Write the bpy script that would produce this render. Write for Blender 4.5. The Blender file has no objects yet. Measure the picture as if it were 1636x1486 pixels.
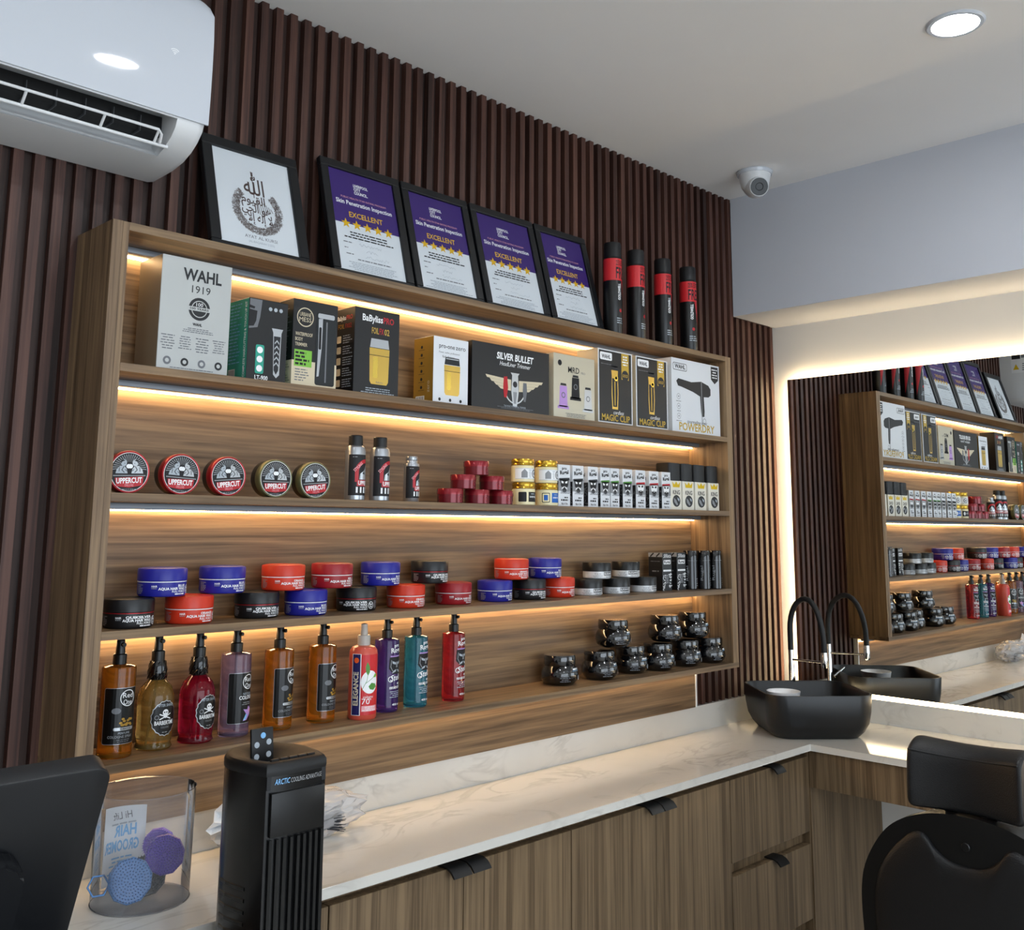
import bpy, bmesh, math, random
from mathutils import Vector, Matrix
random.seed(7)
R = math.radians
scene = bpy.context.scene
COL = scene.collection

# ------------------------------------------------------------------ camera
cam_d = bpy.data.cameras.new('camera')
cam = bpy.data.objects.new('camera', cam_d); COL.objects.link(cam)
YAW, PITCH, ROLL, FPX, PPY = 0.78831, 0.158237, 0.006532, 1591.55, 589.95
_f = Vector((math.sin(YAW)*math.cos(PITCH), math.cos(YAW)*math.cos(PITCH), math.sin(PITCH)))
_r = Vector((math.cos(YAW), -math.sin(YAW), 0)); _u = _r.cross(_f)
_r2 = _r*math.cos(ROLL) + _u*math.sin(ROLL); _u2 = _u*math.cos(ROLL) - _r*math.sin(ROLL)
m3 = Matrix((_r2, _u2, -_f)).transposed()
cam.matrix_world = Matrix.Translation((-0.8199, -1.9718, 1.6126)) @ m3.to_4x4()
cam_d.sensor_fit = 'HORIZONTAL'; cam_d.sensor_width = 36.0
cam_d.lens = FPX/1636*36; cam_d.shift_y = -(743-PPY)/1636
cam_d.clip_start = 0.02
scene.camera = cam

# ------------------------------------------------------------------ world (daylight outside the shop front)
w = bpy.data.worlds.new('world'); scene.world = w; w.use_nodes = True
bg = w.node_tree.nodes['Background']
bg.inputs[0].default_value = (0.80, 0.90, 1.0, 1); bg.inputs[1].default_value = 4.2

# shop-front glazing is a light portal for that daylight
pl = bpy.data.lights.new('shop_front_portal', 'AREA'); pl.shape = 'RECTANGLE'; pl.size = 4.4; pl.size_y = 2.4
pl.cycles.is_portal = True
po = bpy.data.objects.new('shop_front_portal', pl); COL.objects.link(po)
po.location = (-.2, -4.87, 1.45); po.rotation_euler = (R(90), 0, 0)

scene.view_settings.view_transform = 'Standard'
scene.view_settings.look = 'None'
scene.view_settings.gamma = 1.0
scene.view_settings.use_curve_mapping = False
scene.view_settings.exposure = 0.0
cy = scene.cycles
cy.use_denoising = True
cy.max_bounces = 10; cy.diffuse_bounces = 4; cy.glossy_bounces = 6; cy.transmission_bounces = 8; cy.transparent_max_bounces = 16
cy.caustics_reflective = False; cy.caustics_refractive = False
cy.sample_clamp_indirect = 8.0; cy.use_light_tree = True

LED_WARM = (1.0, 0.66, 0.33); LED_MIRROR = (1.0, 0.76, 0.44); LAMP_COOL = (0.93, 0.97, 1.0)
LED_STR, LED_M_STR, LAMP_STR = 26.0, 17.0, 165.0

# ------------------------------------------------------------------ materials
def lin(c):
    if isinstance(c, str):
        c = [int(c[i:i+2], 16) for i in (0, 2, 4)]
        return tuple(((v/255+.055)/1.055)**2.4 if v > 10 else v/255/12.92 for v in c) + (1,)
    return tuple(c[:3]) + (1,)
MATS = {}
def mat(name, col='808080', rough=.5, metal=0., spec=.5, trans=0., ior=1.45, emis=None, estr=0., coat=0., noise=0., nscale=30., bump=0., bscale=80., alpha=1.):
    if name in MATS: return MATS[name]
    m = bpy.data.materials.new(name); m.use_nodes = True; nt = m.node_tree
    b = nt.nodes['Principled BSDF']; I = b.inputs
    I['Base Color'].default_value = lin(col); I['Roughness'].default_value = rough; I['Metallic'].default_value = metal
    I['Specular IOR Level'].default_value = spec; I['Transmission Weight'].default_value = trans; I['IOR'].default_value = ior
    I['Coat Weight'].default_value = coat; I['Coat Roughness'].default_value = .06; I['Alpha'].default_value = alpha
    if emis is not None:
        I['Emission Color'].default_value = lin(emis); I['Emission Strength'].default_value = estr
    if noise or bump:
        tc = nt.nodes.new('ShaderNodeTexCoord'); n = nt.nodes.new('ShaderNodeTexNoise'); n.inputs['Scale'].default_value = nscale
        n.inputs['Detail'].default_value = 4
        nt.links.new(tc.outputs['Object'], n.inputs['Vector'])
        if noise:
            mx = nt.nodes.new('ShaderNodeMix'); mx.data_type = 'RGBA'
            c = lin(col)
            mx.inputs[6].default_value = tuple(max(0, v*(1-noise)) for v in c[:3])+(1,)
            mx.inputs[7].default_value = tuple(min(1, v*(1+noise)) for v in c[:3])+(1,)
            nt.links.new(n.outputs['Fac'], mx.inputs[0]); nt.links.new(mx.outputs[2], I['Base Color'])
        if bump:
            n2 = nt.nodes.new('ShaderNodeTexNoise'); n2.inputs['Scale'].default_value = bscale
            nt.links.new(tc.outputs['Object'], n2.inputs['Vector'])
            bp = nt.nodes.new('ShaderNodeBump'); bp.inputs['Strength'].default_value = bump; bp.inputs['Distance'].default_value = .002
            nt.links.new(n2.outputs['Fac'], bp.inputs['Height']); nt.links.new(bp.outputs[0], I['Normal'])
    MATS[name] = m; return m

def wood(name, axis, cols, rough=.45, coarse=1.0, vary=.12, spec=.4):
    m = bpy.data.materials.new(name); m.use_nodes = True; nt = m.node_tree; N = nt.nodes; L = nt.links
    b = N['Principled BSDF']; b.inputs['Roughness'].default_value = rough; b.inputs['Specular IOR Level'].default_value = spec
    tc = N.new('ShaderNodeTexCoord'); oi = N.new('ShaderNodeObjectInfo')
    ad = N.new('ShaderNodeVectorMath'); ad.operation = 'MULTIPLY_ADD'
    L.new(oi.outputs['Random'], ad.inputs[0]); ad.inputs[1].default_value = (17, 23, 31); L.new(tc.outputs['Object'], ad.inputs[2])
    def noise(along, across, detail, dist):
        mp = N.new('ShaderNodeMapping'); s = [across*coarse]*3; s[axis] = along
        mp.inputs['Scale'].default_value = s; L.new(ad.outputs[0], mp.inputs['Vector'])
        n = N.new('ShaderNodeTexNoise'); n.inputs['Scale'].default_value = 1; n.inputs['Detail'].default_value = detail
        n.inputs['Distortion'].default_value = dist; L.new(mp.outputs[0], n.inputs['Vector']); return n
    n1 = noise(1.0, 38, 8, 1.1); n2 = noise(6, 210, 3, .2); n3 = noise(.45, 7, 3, .8)
    a = N.new('ShaderNodeMath'); a.operation = 'MULTIPLY_ADD'; L.new(n2.outputs['Fac'], a.inputs[0]); a.inputs[1].default_value = .38
    L.new(n1.outputs['Fac'], a.inputs[2])
    a2 = N.new('ShaderNodeMath'); a2.operation = 'MULTIPLY_ADD'; L.new(n3.outputs['Fac'], a2.inputs[0]); a2.inputs[1].default_value = .28
    L.new(a.outputs[0], a2.inputs[2])
    cr = N.new('ShaderNodeValToRGB'); e = cr.color_ramp.elements
    e[0].position = .66; e[0].color = lin(cols[0]); e[1].position = .99; e[1].color = lin(cols[2])
    mid = e.new(.825); mid.color = lin(cols[1])
    mr = N.new('ShaderNodeMapRange'); mr.inputs[1].default_value = 0; mr.inputs[2].default_value = 1.0; mr.inputs[4].default_value = 1.0
    L.new(a2.outputs[0], cr.inputs[0])
    hs = N.new('ShaderNodeHueSaturation'); L.new(cr.outputs[0], hs.inputs['Color'])
    mr.inputs[3].default_value = 1-vary; mr.inputs[4].default_value = 1+vary; L.new(oi.outputs['Random'], mr.inputs[0]); L.new(mr.outputs[0], hs.inputs['Value'])
    L.new(hs.outputs[0], b.inputs['Base Color'])
    bp = N.new('ShaderNodeBump'); bp.inputs['Strength'].default_value = .12; bp.inputs['Distance'].default_value = .001
    L.new(n2.outputs['Fac'], bp.inputs['Height']); L.new(bp.outputs[0], b.inputs['Normal'])
    MATS[name] = m; return m

WAL = ('574532', '765f47', '8d7456')
wood('walnut_x', 0, WAL, .42); wood('walnut_z', 2, WAL, .42, vary=.07)
wood('door_wood', 2, ('554430', '6d5a43', '7f6a50'), .5, coarse=1.3, vary=.05)
wood('slat_wood', 2, ('2f1b15', '452b23', '56392f'), .5, vary=.22)
wood('slat_base', 2, ('221612', '33231d', '3e2b25'), .6, vary=.05)

def marble():
    m = bpy.data.materials.new('marble'); m.use_nodes = True; nt = m.node_tree; N = nt.nodes; L = nt.links
    b = N['Principled BSDF']; b.inputs['Roughness'].default_value = .12; b.inputs['Specular IOR Level'].default_value = .5
    tc = N.new('ShaderNodeTexCoord'); mp = N.new('ShaderNodeMapping'); mp.inputs['Scale'].default_value = (1.6, 3.4, 3.4); L.new(tc.outputs['Object'], mp.inputs[0])
    n = N.new('ShaderNodeTexNoise'); n.inputs['Scale'].default_value = 2.1; n.inputs['Detail'].default_value = 7; n.inputs['Distortion'].default_value = 1.6; L.new(mp.outputs[0], n.inputs[0])
    s = N.new('ShaderNodeMath'); s.operation = 'SUBTRACT'; L.new(n.outputs['Fac'], s.inputs[0]); s.inputs[1].default_value = .5
    ab = N.new('ShaderNodeMath'); ab.operation = 'ABSOLUTE'; L.new(s.outputs[0], ab.inputs[0])
    cr = N.new('ShaderNodeValToRGB'); e = cr.color_ramp.elements; e[0].position = 0; e[0].color = (0, 0, 0, 1); e[1].position = .045; e[1].color = (1, 1, 1, 1); L.new(ab.outputs[0], cr.inputs[0])
    n2 = N.new('ShaderNodeTexNoise'); n2.inputs['Scale'].default_value = 1.7; n2.inputs['Detail'].default_value = 3; L.new(mp.outputs[0], n2.inputs[0])
    cr2 = N.new('ShaderNodeValToRGB'); e = cr2.color_ramp.elements; e[0].position = .48; e[0].color = (0, 0, 0, 1); e[1].position = .62; e[1].color = (1, 1, 1, 1); L.new(n2.outputs['Fac'], cr2.inputs[0])
    inv = N.new('ShaderNodeMath'); inv.operation = 'SUBTRACT'; inv.inputs[0].default_value = 1; L.new(cr.outputs[0], inv.inputs[1])
    mu = N.new('ShaderNodeMath'); mu.operation = 'MULTIPLY'; L.new(inv.outputs[0], mu.inputs[0]); L.new(cr2.outputs[0], mu.inputs[1])
    m2 = N.new('ShaderNodeMath'); m2.operation = 'MULTIPLY'; L.new(mu.outputs[0], m2.inputs[0]); m2.inputs[1].default_value = .34
    n3 = N.new('ShaderNodeTexNoise'); n3.inputs['Scale'].default_value = 3; n3.inputs['Detail'].default_value = 5; L.new(tc.outputs['Object'], n3.inputs[0])
    mx0 = N.new('ShaderNodeMix'); mx0.data_type = 'RGBA'; mx0.inputs[6].default_value = lin('c9c6bf'); mx0.inputs[7].default_value = lin('e2e0da'); L.new(n3.outputs['Fac'], mx0.inputs[0])
    mx = N.new('ShaderNodeMix'); mx.data_type = 'RGBA'; L.new(mx0.outputs[2], mx.inputs[6]); mx.inputs[7].default_value = lin('8d8780'); L.new(m2.outputs[0], mx.inputs[0])
    L.new(mx.outputs[2], b.inputs['Base Color']); MATS['marble'] = m
marble()

def clear_plastic(name, tint=(.95, .95, .97), gloss=.12, milky=0.04):
    m = bpy.data.materials.new(name); m.use_nodes = True; nt = m.node_tree; N = nt.nodes; L = nt.links
    out = N['Material Output']; N.remove(N['Principled BSDF'])
    t = N.new('ShaderNodeBsdfTransparent'); t.inputs[0].default_value = tint+(1,)
    g = N.new('ShaderNodeBsdfGlossy'); g.inputs['Roughness'].default_value = gloss; d = N.new('ShaderNodeBsdfDiffuse'); d.inputs[0].default_value = (.85, .85, .87, 1)
    fr = N.new('ShaderNodeFresnel'); fr.inputs[0].default_value = 1.2
    a = N.new('ShaderNodeMixShader'); a.inputs[0].default_value = milky; L.new(t.outputs[0], a.inputs[1]); L.new(d.outputs[0], a.inputs[2])
    c = N.new('ShaderNodeMixShader'); L.new(fr.outputs[0], c.inputs[0]); L.new(a.outputs[0], c.inputs[1]); L.new(g.outputs[0], c.inputs[2])
    L.new(c.outputs[0], out.inputs[0]); MATS[name] = m
clear_plastic('clear_plastic', (.98, .975, .98), .06, .09); clear_plastic('wrap_plastic', (.95, .95, .95), .15, .34); clear_plastic('frame_glass', (.97, .97, .97), .02, .0)

mat('white_paint', 'e6e4e0', .7, noise=.02, nscale=6); mat('bulkhead_shaded_paint', 'c6c9d1', .75, noise=.02, nscale=5); mat('ceiling_paint', 'f0eeec', .8, noise=.02, nscale=5)  # bulkhead colour lowered and cooled to carry the shade on its face
mat('grey_floor', 'c6c1b8', .4, noise=.15, nscale=3)
mat('grey_wall', '9a9896', .75, noise=.03, nscale=5)
mat('mirror', 'f4f6f5', .0, metal=1.0)
mat('led_warm', 'ffffff', emis=LED_WARM, estr=LED_STR); mat('led_mirror', 'ffffff', emis=LED_MIRROR, estr=LED_M_STR); mat('led_mirror_side', 'ffffff', emis=LED_MIRROR, estr=LED_M_STR*2.6); mat('led_mirror_top', 'ffffff', emis=LED_MIRROR, estr=LED_M_STR*1.6)
mat('lamp_diffuser', 'ffffff', emis=LAMP_COOL, estr=LAMP_STR)
mat('aluminium', '83878d', .5, metal=.5)
mat('chrome', 'd8dadc', .08, metal=1.0)
mat('black_matte', '0d0e10', .5, noise=.1); mat('black_frame', '0e1013', .38); mat('black_rubber', '111214', .55, bump=.2, bscale=300)
mat('black_gloss', '050506', .12, coat=.4); mat('black_plastic', '0a0b0c', .35)
mat('black_leather', '0b0c0f', .42, bump=.35, bscale=420); mat('sink_black', '131314', .36, noise=.06)
mat('gloss_white', 'c9ced6', .035, coat=.3); mat('white_plastic', 'dfe1e3', .35); mat('grey_plastic', 'a5a8ab', .45); mat('dark_void', '0b0c0d', .7)
mat('paper', 'dfe5ea', .6); mat('purple', '3b2470', .5); mat('ink', '131317', .6); mat('ink_soft', '6d7076', .6); mat('ink_pale', 'a9b2bb', .6); mat('white_print', 'eef0f2', .5); mat('grey_print', '8c8f93', .5)
mat('gold_print', 'c0a03c', .35, metal=.3); mat('star_gold', 'e2b31c', .4); mat('calligraphy', '4a3b38', .6); mat('calligraphy_soft', '8a807d', .6)
mat('silver_print', 'b8bcc0', .3, metal=.6); mat('dark_print', '1c1e22', .5); mat('gold_metal', 'd2b058', .28, metal=.7); mat('gold_bright', 'f0d060', .2, metal=.8)
mat('red_print', 'b21f2a', .45); mat('bright_red', 'c8262c', .4); mat('pink_print', 'e7a6ad', .5); mat('orange_print', 'e2591f', .4); mat('blue_print', '1f62b8', .45); mat('navy_print', '1b1a55', .4)
mat('green_print', '7ab843', .5); mat('leaf_green', '4f8a3c', .5); mat('teal', '2c9a86', .4); mat('lilac_print', 'b58fd0', .5); mat('skyblue_print', '7fb7e6', .5); mat('yellow_print', 'dcb818', .45); mat('skin_print', '6a6d72', .5)

# ------------------------------------------------------------------ geometry helpers
def new_obj(name, me, mats, parent=None, loc=None, rot=None):
    o = bpy.data.objects.new(name, me); COL.objects.link(o)
    for m in (mats if isinstance(mats, (list, tuple)) else [mats]): me.materials.append(MATS[m])
    if parent: o.parent = parent
    if loc: o.location = loc
    if rot: o.rotation_euler = rot
    return o
def from_bm(name, bm, mats, parent=None, loc=None, rot=None, smooth=None):
    me = bpy.data.meshes.new(name); bmesh.ops.recalc_face_normals(bm, faces=bm.faces); bm.to_mesh(me); bm.free()
    if smooth:
        for p in me.polygons: p.use_smooth = True
        try: me.set_sharp_from_angle(angle=R(smooth if smooth is not True else 40))
        except Exception: pass
    return new_obj(name, me, mats, parent, loc, rot)
def BM(): return bmesh.new()
def box(bm, x0, x1, y0, y1, z0, z1, mi=0):
    v = [bm.verts.new(p) for p in ((x0,y0,z0),(x1,y0,z0),(x1,y1,z0),(x0,y1,z0),(x0,y0,z1),(x1,y0,z1),(x1,y1,z1),(x0,y1,z1))]
    fs = [bm.faces.new([v[i] for i in q]) for q in ((3,2,1,0),(4,5,6,7),(0,1,5,4),(1,2,6,5),(2,3,7,6),(3,0,4,7))]
    for f in fs: f.material_index = mi
    return v, fs
def bevel_all(bm, w, seg=2):
    bmesh.ops.bevel(bm, geom=list(bm.edges), offset=w, segments=seg, profile=.5, affect='EDGES')
def box_obj(name, dims, mats, parent=None, bevel=0, seg=2, **k):
    bm = BM(); box(bm, *dims)
    if bevel: bevel_all(bm, bevel, seg)
    return from_bm(name, bm, mats, parent, smooth=(30 if bevel else None), **k)
def lathe(bm, prof, seg=32, mi=0, cx=0, cy=0, sx=1., sy=1., M=None):
    rings = []
    for r, z in prof:
        if r < 1e-6: rings.append([bm.verts.new((cx, cy, z))])
        else: rings.append([bm.verts.new((cx+r*sx*math.cos(2*math.pi*i/seg), cy+r*sy*math.sin(2*math.pi*i/seg), z)) for i in range(seg)])
    for a, b in zip(rings, rings[1:]):
        for i in range(seg):
            j = (i+1) % seg
            if len(a) == 1 and len(b) == 1: continue
            if len(a) == 1: f = bm.faces.new((a[0], b[i], b[j]))
            elif len(b) == 1: f = bm.faces.new((a[i], a[j], b[0]))
            else: f = bm.faces.new((a[i], a[j], b[j], b[i]))
            f.material_index = mi
    if M is not None:
        for rg in rings:
            for v in rg: v.co = M @ v.co
    return rings
def lathe_obj(name, prof, mats, parent=None, seg=32, smooth=35, **k):
    kk = {q: k.pop(q) for q in ('cx', 'cy', 'sx', 'sy', 'M') if q in k}
    bm = BM(); lathe(bm, prof, seg, **kk); return from_bm(name, bm, mats, parent, smooth=smooth, **k)
def tube(bm, pts, r, seg=10, cap=True, mi=0):
    pts = [Vector(p) for p in pts]; rs = r if isinstance(r, (list, tuple)) else [r]*len(pts)
    rings = []; up = None
    for i, p in enumerate(pts):
        t = (pts[min(i+1, len(pts)-1)] - pts[max(i-1, 0)]).normalized()
        if up is None: up = Vector((0,0,1)) if abs(t.z) < .9 else Vector((1,0,0))
        a = t.cross(up).normalized(); bq = a.cross(t).normalized(); up = bq
        rings.append([bm.verts.new(p + (a*math.cos(2*math.pi*k/seg) + bq*math.sin(2*math.pi*k/seg))*rs[i]) for k in range(seg)])
    for a, b in zip(rings, rings[1:]):
        for k in range(seg): bm.faces.new((a[k], a[(k+1)%seg], b[(k+1)%seg], b[k])).material_index = mi
    if cap: bm.faces.new(rings[0][::-1]); bm.faces.new(rings[-1])
def tube_obj(name, pts, r, mats, parent=None, seg=10, **k):
    bm = BM(); tube(bm, pts, r, seg); return from_bm(name, bm, mats, parent, smooth=50, **k)
def prism(bm, outline, fn, a0, a1, mi=0):
    """outline: list of (p,q); fn(p,q,a) -> xyz; extruded between a0 and a1"""
    A = [bm.verts.new(fn(p, q, a0)) for p, q in outline]; B = [bm.verts.new(fn(p, q, a1)) for p, q in outline]
    n = len(A); fs = [bm.faces.new(A[::-1]), bm.faces.new(B)]
    for i in range(n): fs.append(bm.faces.new((A[i], A[(i+1)%n], B[(i+1)%n], B[i])))
    for f in fs: f.material_index = mi
def loft(bm, loops, cap=True, mi=0, closed=True):
    V = [[bm.verts.new(p) for p in lp] for lp in loops]; n = len(V[0])
    for a, b in zip(V, V[1:]):
        for i in range(n if closed else n-1): bm.faces.new((a[i], a[(i+1)%n], b[(i+1)%n], b[i])).material_index = mi
    if cap: bm.faces.new(V[0][::-1]).material_index = mi; bm.faces.new(V[-1]).material_index = mi
def rrect(w, h, r, n=5, cx=0, cy=0):
    o = []
    for sx, sy, a0 in ((1,1,0), (-1,1,90), (-1,-1,180), (1,-1,270)):
        for i in range(n+1):
            a = R(a0+90*i/n); o.append((cx+sx*(w/2-r)+r*math.cos(a), cy+sy*(h/2-r)+r*math.sin(a)))
    return o
def tag(o, label=None, cat=None, group=None, kind=None):
    if label: o['label'] = label
    if cat: o['category'] = cat
    if group: o['group'] = group
    if kind: o['kind'] = kind
    return o
def thing(name, label, cat, loc=(0,0,0), rz=0, group=None):
    o = bpy.data.objects.new(name, None); COL.objects.link(o); o.empty_display_size = .05
    o.location = loc; o.rotation_euler = (0, 0, R(rz)); return tag(o, label, cat, group)
def copy_thing(src, label, loc, rz=0, group=None):
    r = src.copy(); COL.objects.link(r); r.location = loc; r.rotation_euler = (0, 0, R(rz)); r['label'] = label
    if group: r['group'] = group
    for ch in list(src.children):
        c = ch.copy(); COL.objects.link(c); c.parent = r
        for g in list(ch.children):
            q = g.copy(); COL.objects.link(q); q.parent = c
    return r

# ------------------------------------------------------------------ flat print on faces: words, bars and simple shapes
_TXT = {}
def text_mesh(s, bold):
    k = (s, bold)
    if k not in _TXT:
        c = bpy.data.curves.new('t', 'FONT'); c.body = s; c.size = 1; c.resolution_u = 2; c.offset = bold
        o = bpy.data.objects.new('t', c); me = bpy.data.meshes.new_from_object(o)
        _TXT[k] = ([(v.co.x, v.co.y) for v in me.vertices], [tuple(p.vertices) for p in me.polygons])
        bpy.data.objects.remove(o); bpy.data.curves.remove(c); bpy.data.meshes.remove(me)
    return _TXT[k]
class Print:
    def __init__(s): s.v = []; s.f = []; s.m = []; s.mats = []; s.layer = 0
    def _mi(s, m):
        if m not in s.mats: s.mats.append(m)
        return s.mats.index(m)
    def poly(s, pts, m, layer=None):
        h = .0003 + .00012*(s.layer if layer is None else layer)
        b = len(s.v); s.v += [(u, v, h) for u, v in pts]; s.f.append(tuple(range(b, b+len(pts)))); s.m.append(s._mi(m)); return s
    def up(s): s.layer += 1; return s
    def rect(s, u0, v0, u1, v1, m): return s.poly([(u0,v0),(u1,v0),(u1,v1),(u0,v1)], m)
    def rr(s, u0, v0, u1, v1, r, m): return s.poly(rrect(u1-u0, v1-v0, r, 4, (u0+u1)/2, (v0+v1)/2), m)
    def disc(s, u, v, r, m, n=24, ry=None): return s.poly([(u+r*math.cos(2*math.pi*i/n), v+(ry or r)*math.sin(2*math.pi*i/n)) for i in range(n)], m)
    def ring(s, u, v, r0, r1, m, a0=0, a1=360, n=28, sy=1.):
        for i in range(n):
            a, b = R(a0+(a1-a0)*i/n), R(a0+(a1-a0)*(i+1)/n)
            s.poly([(u+r0*math.cos(a), v+sy*r0*math.sin(a)), (u+r1*math.cos(a), v+sy*r1*math.sin(a)), (u+r1*math.cos(b), v+sy*r1*math.sin(b)), (u+r0*math.cos(b), v+sy*r0*math.sin(b))], m)
        return s
    def star(s, u, v, r, m):
        return s.poly([(u+(r if i%2==0 else r*.42)*math.sin(math.pi*i/5), v+(r if i%2==0 else r*.42)*math.cos(math.pi*i/5)) for i in range(10)], m)
    def stroke(s, pts, wd, m):
        for (a, b), (c, d_) in zip(pts, pts[1:]):
            dx, dy = c-a, d_-b; l = math.hypot(dx, dy) or 1; nx, ny = -dy/l*wd/2, dx/l*wd/2; ex, ey = dx/l*wd*.3, dy/l*wd*.3
            s.poly([(a-ex+nx, b-ey+ny), (a-ex-nx, b-ey-ny), (c+ex-nx, d_+ey-ny), (c+ex+nx, d_+ey+ny)], m)
        return s
    def text(s, t, u, v, size, m, al='c', width=None, bold=0., rot=0, shear=0., mirror=False):
        vs, fs = text_mesh(t, bold)
        if not vs: return s
        x0 = min(p[0] for p in vs); x1 = max(p[0] for p in vs); k = size/.69; kx = k if width is None else width/(x1-x0)
        off = {'c': (x0+x1)/2, 'l': x0, 'r': x1}[al]; c, sn = math.cos(R(rot)), math.sin(R(rot)); h = .0003+.00012*s.layer; b = len(s.v)
        for x, y in vs:
            X, Y = (x-off)*kx + shear*y*k, y*k
            if mirror: X = -X
            s.v.append((u+X*c-Y*sn, v+X*sn+Y*c, h))
        mi = s._mi(m)
        for f in fs: s.f.append(tuple(b+i for i in f)); s.m.append(mi)
        return s
    def lines(s, u0, v0, u1, v1, n, m, fill=.42, al='c', seed=1):
        rnd = random.Random(seed); st = (v1-v0)/n
        for i in range(n):
            y = v1-(i+.5)*st; wd = (u1-u0)*(rnd.uniform(.6, 1)); a = {'c': (u0+u1)/2-wd/2, 'l': u0, 'r': u1-wd}[al]; x = a
            while x < a+wd:
                l = rnd.uniform(.8, 2.6)*st; e = min(x+l, a+wd); s.rect(x, y-st*fill/2, e, y+st*fill/2, m); x = e+st*.35
        return s
    def build(s, name, parent, fn, step=None):
        bm = BM(); vv = [bm.verts.new(p) for p in s.v]
        for f, mi in zip(s.f, s.m):
            try: bm.faces.new([vv[i] for i in f]).material_index = mi
            except ValueError: pass
        if step and s.v:
            lo = min(p[0] for p in s.v); hi = max(p[0] for p in s.v); x = math.floor(lo/step)*step+step
            while x < hi:
                bmesh.ops.bisect_plane(bm, geom=bm.verts[:]+bm.edges[:]+bm.faces[:], plane_co=(x,0,0), plane_no=(1,0,0)); x += step
        for v in bm.verts: v.co = fn(*v.co)
        me = bpy.data.meshes.new(name); bm.normal_update(); bm.to_mesh(me); bm.free()
        return new_obj(name, me, s.mats, parent)
def on_front(y): return lambda u, v, h: (u, y-h, v)
def on_left(x): return lambda u, v, h: (x-h, -u, v)
def on_right(x): return lambda u, v, h: (x+h, u, v)
def on_cyl(r, cy=0.): return lambda u, v, h: ((r+h)*math.sin(u/r), cy-(r+h)*math.cos(u/r), v)

# ------------------------------------------------------------------ the room
XW, XM, XB = 2.93, 2.8957, 2.607            # mirror wall, mirror plane, bulkhead face
YS, YB = 0.1788, 0.199                       # slat fronts, slat backing
ZC, ZBK = 2.956, 2.463                       # ceiling, bulkhead soffit
ZT, Z1, Z2, Z3, Z4, TH = 2.2352, 1.9403, 1.6775, 1.4076, 1.1553, 0.0169   # shelf tops
ZK, ZSP, YF, XF = 0.900, 0.9867, -0.2112, 2.390   # worktop, splashback top, worktop fronts
def structure(name, dims, m, **k): return tag(box_obj(name, dims, m, **k), kind='structure')
structure('floor', (-4.2, 3.1, -5.0, .35, -.12, 0), 'grey_floor')
structure('ceiling', (-4.2, 3.1, -5.0, .35, ZC, ZC+.12), 'ceiling_paint')
wall_left = structure('wall_left', (-4.0, XW, YB, .35, 0, ZC), 'slat_base')
structure('wall_right', (XW, 3.1, -5.0, .35, 0, ZC), 'white_paint')
structure('wall_front', (-4.2, -4.0, -4.85, YB, 0, ZC), 'white_paint')
structure('trim_1', (XB, XW, -4.85, YS-.004, ZBK, ZC), 'bulkhead_shaded_paint')       # bulkhead over the mirror
bm = BM()   # shop front behind the viewer with its big glazed opening
box(bm, -4.2, XW, -5.0, -4.85, 0, .25); box(bm, -4.2, XW, -5.0, -4.85, 2.65, ZC); box(bm, -4.2, -2.4, -5.0, -4.85, .25, 2.65); box(bm, 2.0, XW, -5.0, -4.85, .25, 2.65)
tag(from_bm('wall_back', bm, 'white_paint'), kind='structure')
# slats, one by one
PITCH_S, SW = 0.0434, 0.0212
bm = BM(); box(bm, 0, SW, YS, YB+.001, ZSP+.001, ZC-.0005); s_full = from_bm('slat', bm, 'slat_wood', wall_left)
bm = BM(); box(bm, 0, SW, YS, YB+.001, ZSP+.001, ZBK-.0005); s_short = from_bm('slat', bm, 'slat_wood', wall_left)
k0 = 0.4193 - 33*PITCH_S; first = {True: True, False: True}
for i in range(200):
    x = k0 + i*PITCH_S
    if x + SW > XW: break
    full = x < XB - .004
    src = s_full if full else s_short
    if first[full]: o = src; first[full] = False
    else: o = src.copy(); COL.objects.link(o)
    o.location = (x, 0, 0)

# ------------------------------------------------------------------ open shelf unit
W_ = 2.30
su = thing('wall_shelf', 'long walnut wall shelf unit with five lit compartments above the marble counter', 'shelf unit', (0, 0, 0))
def side(x0, x1):
    bm = BM(); xm = x0+(x1-x0)*.6; box(bm, x0, xm-.0004, 0, YS, Z4, ZT); box(bm, xm+.0004, x1, .0008, YS, Z4, ZT); return from_bm('side_panel', bm, 'walnut_z', su)
side(0, .035); side(W_-.035, W_)
xi0, xi1 = .035, W_-.035
box_obj('top_panel', (xi0, xi1, 0, YS, ZT-TH, ZT), 'walnut_x', su)
for z in (Z1, Z2, Z3): box_obj('shelf_board', (xi0, xi1, 0, YS-.012, z-TH, z), 'walnut_x', su)
box_obj('bottom_panel', (0, W_, 0, YS, Z4-TH, Z4), 'walnut_x', su)
box_obj('back_panel', (xi0, xi1, YS-.012, YS, Z4, ZT-TH), 'walnut_x', su)
bm = BM(); box(bm, 0, 2.262, .160, YS, ZSP+.001, Z4-TH-.0005); box(bm, 2.262, 2.270, .158, YS, ZSP+.001, Z4-TH-.0005, 1)  # pale end strip paints in the LED glow at the panel end
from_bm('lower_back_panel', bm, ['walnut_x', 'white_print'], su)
for z in (ZT, Z1, Z2, Z3, Z4):
    zu = z-TH; yb = YS-.012; x1 = xi1-.004
    p = box_obj('led_profile', (xi0+.003, x1, .118, .148, zu-.0135, zu-.0002), 'aluminium', su, bevel=.0012)
    box_obj('led_strip', (xi0+.004, x1-.001, .1485, .160, zu-.0165, zu-.0125), 'led_warm', p)

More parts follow.
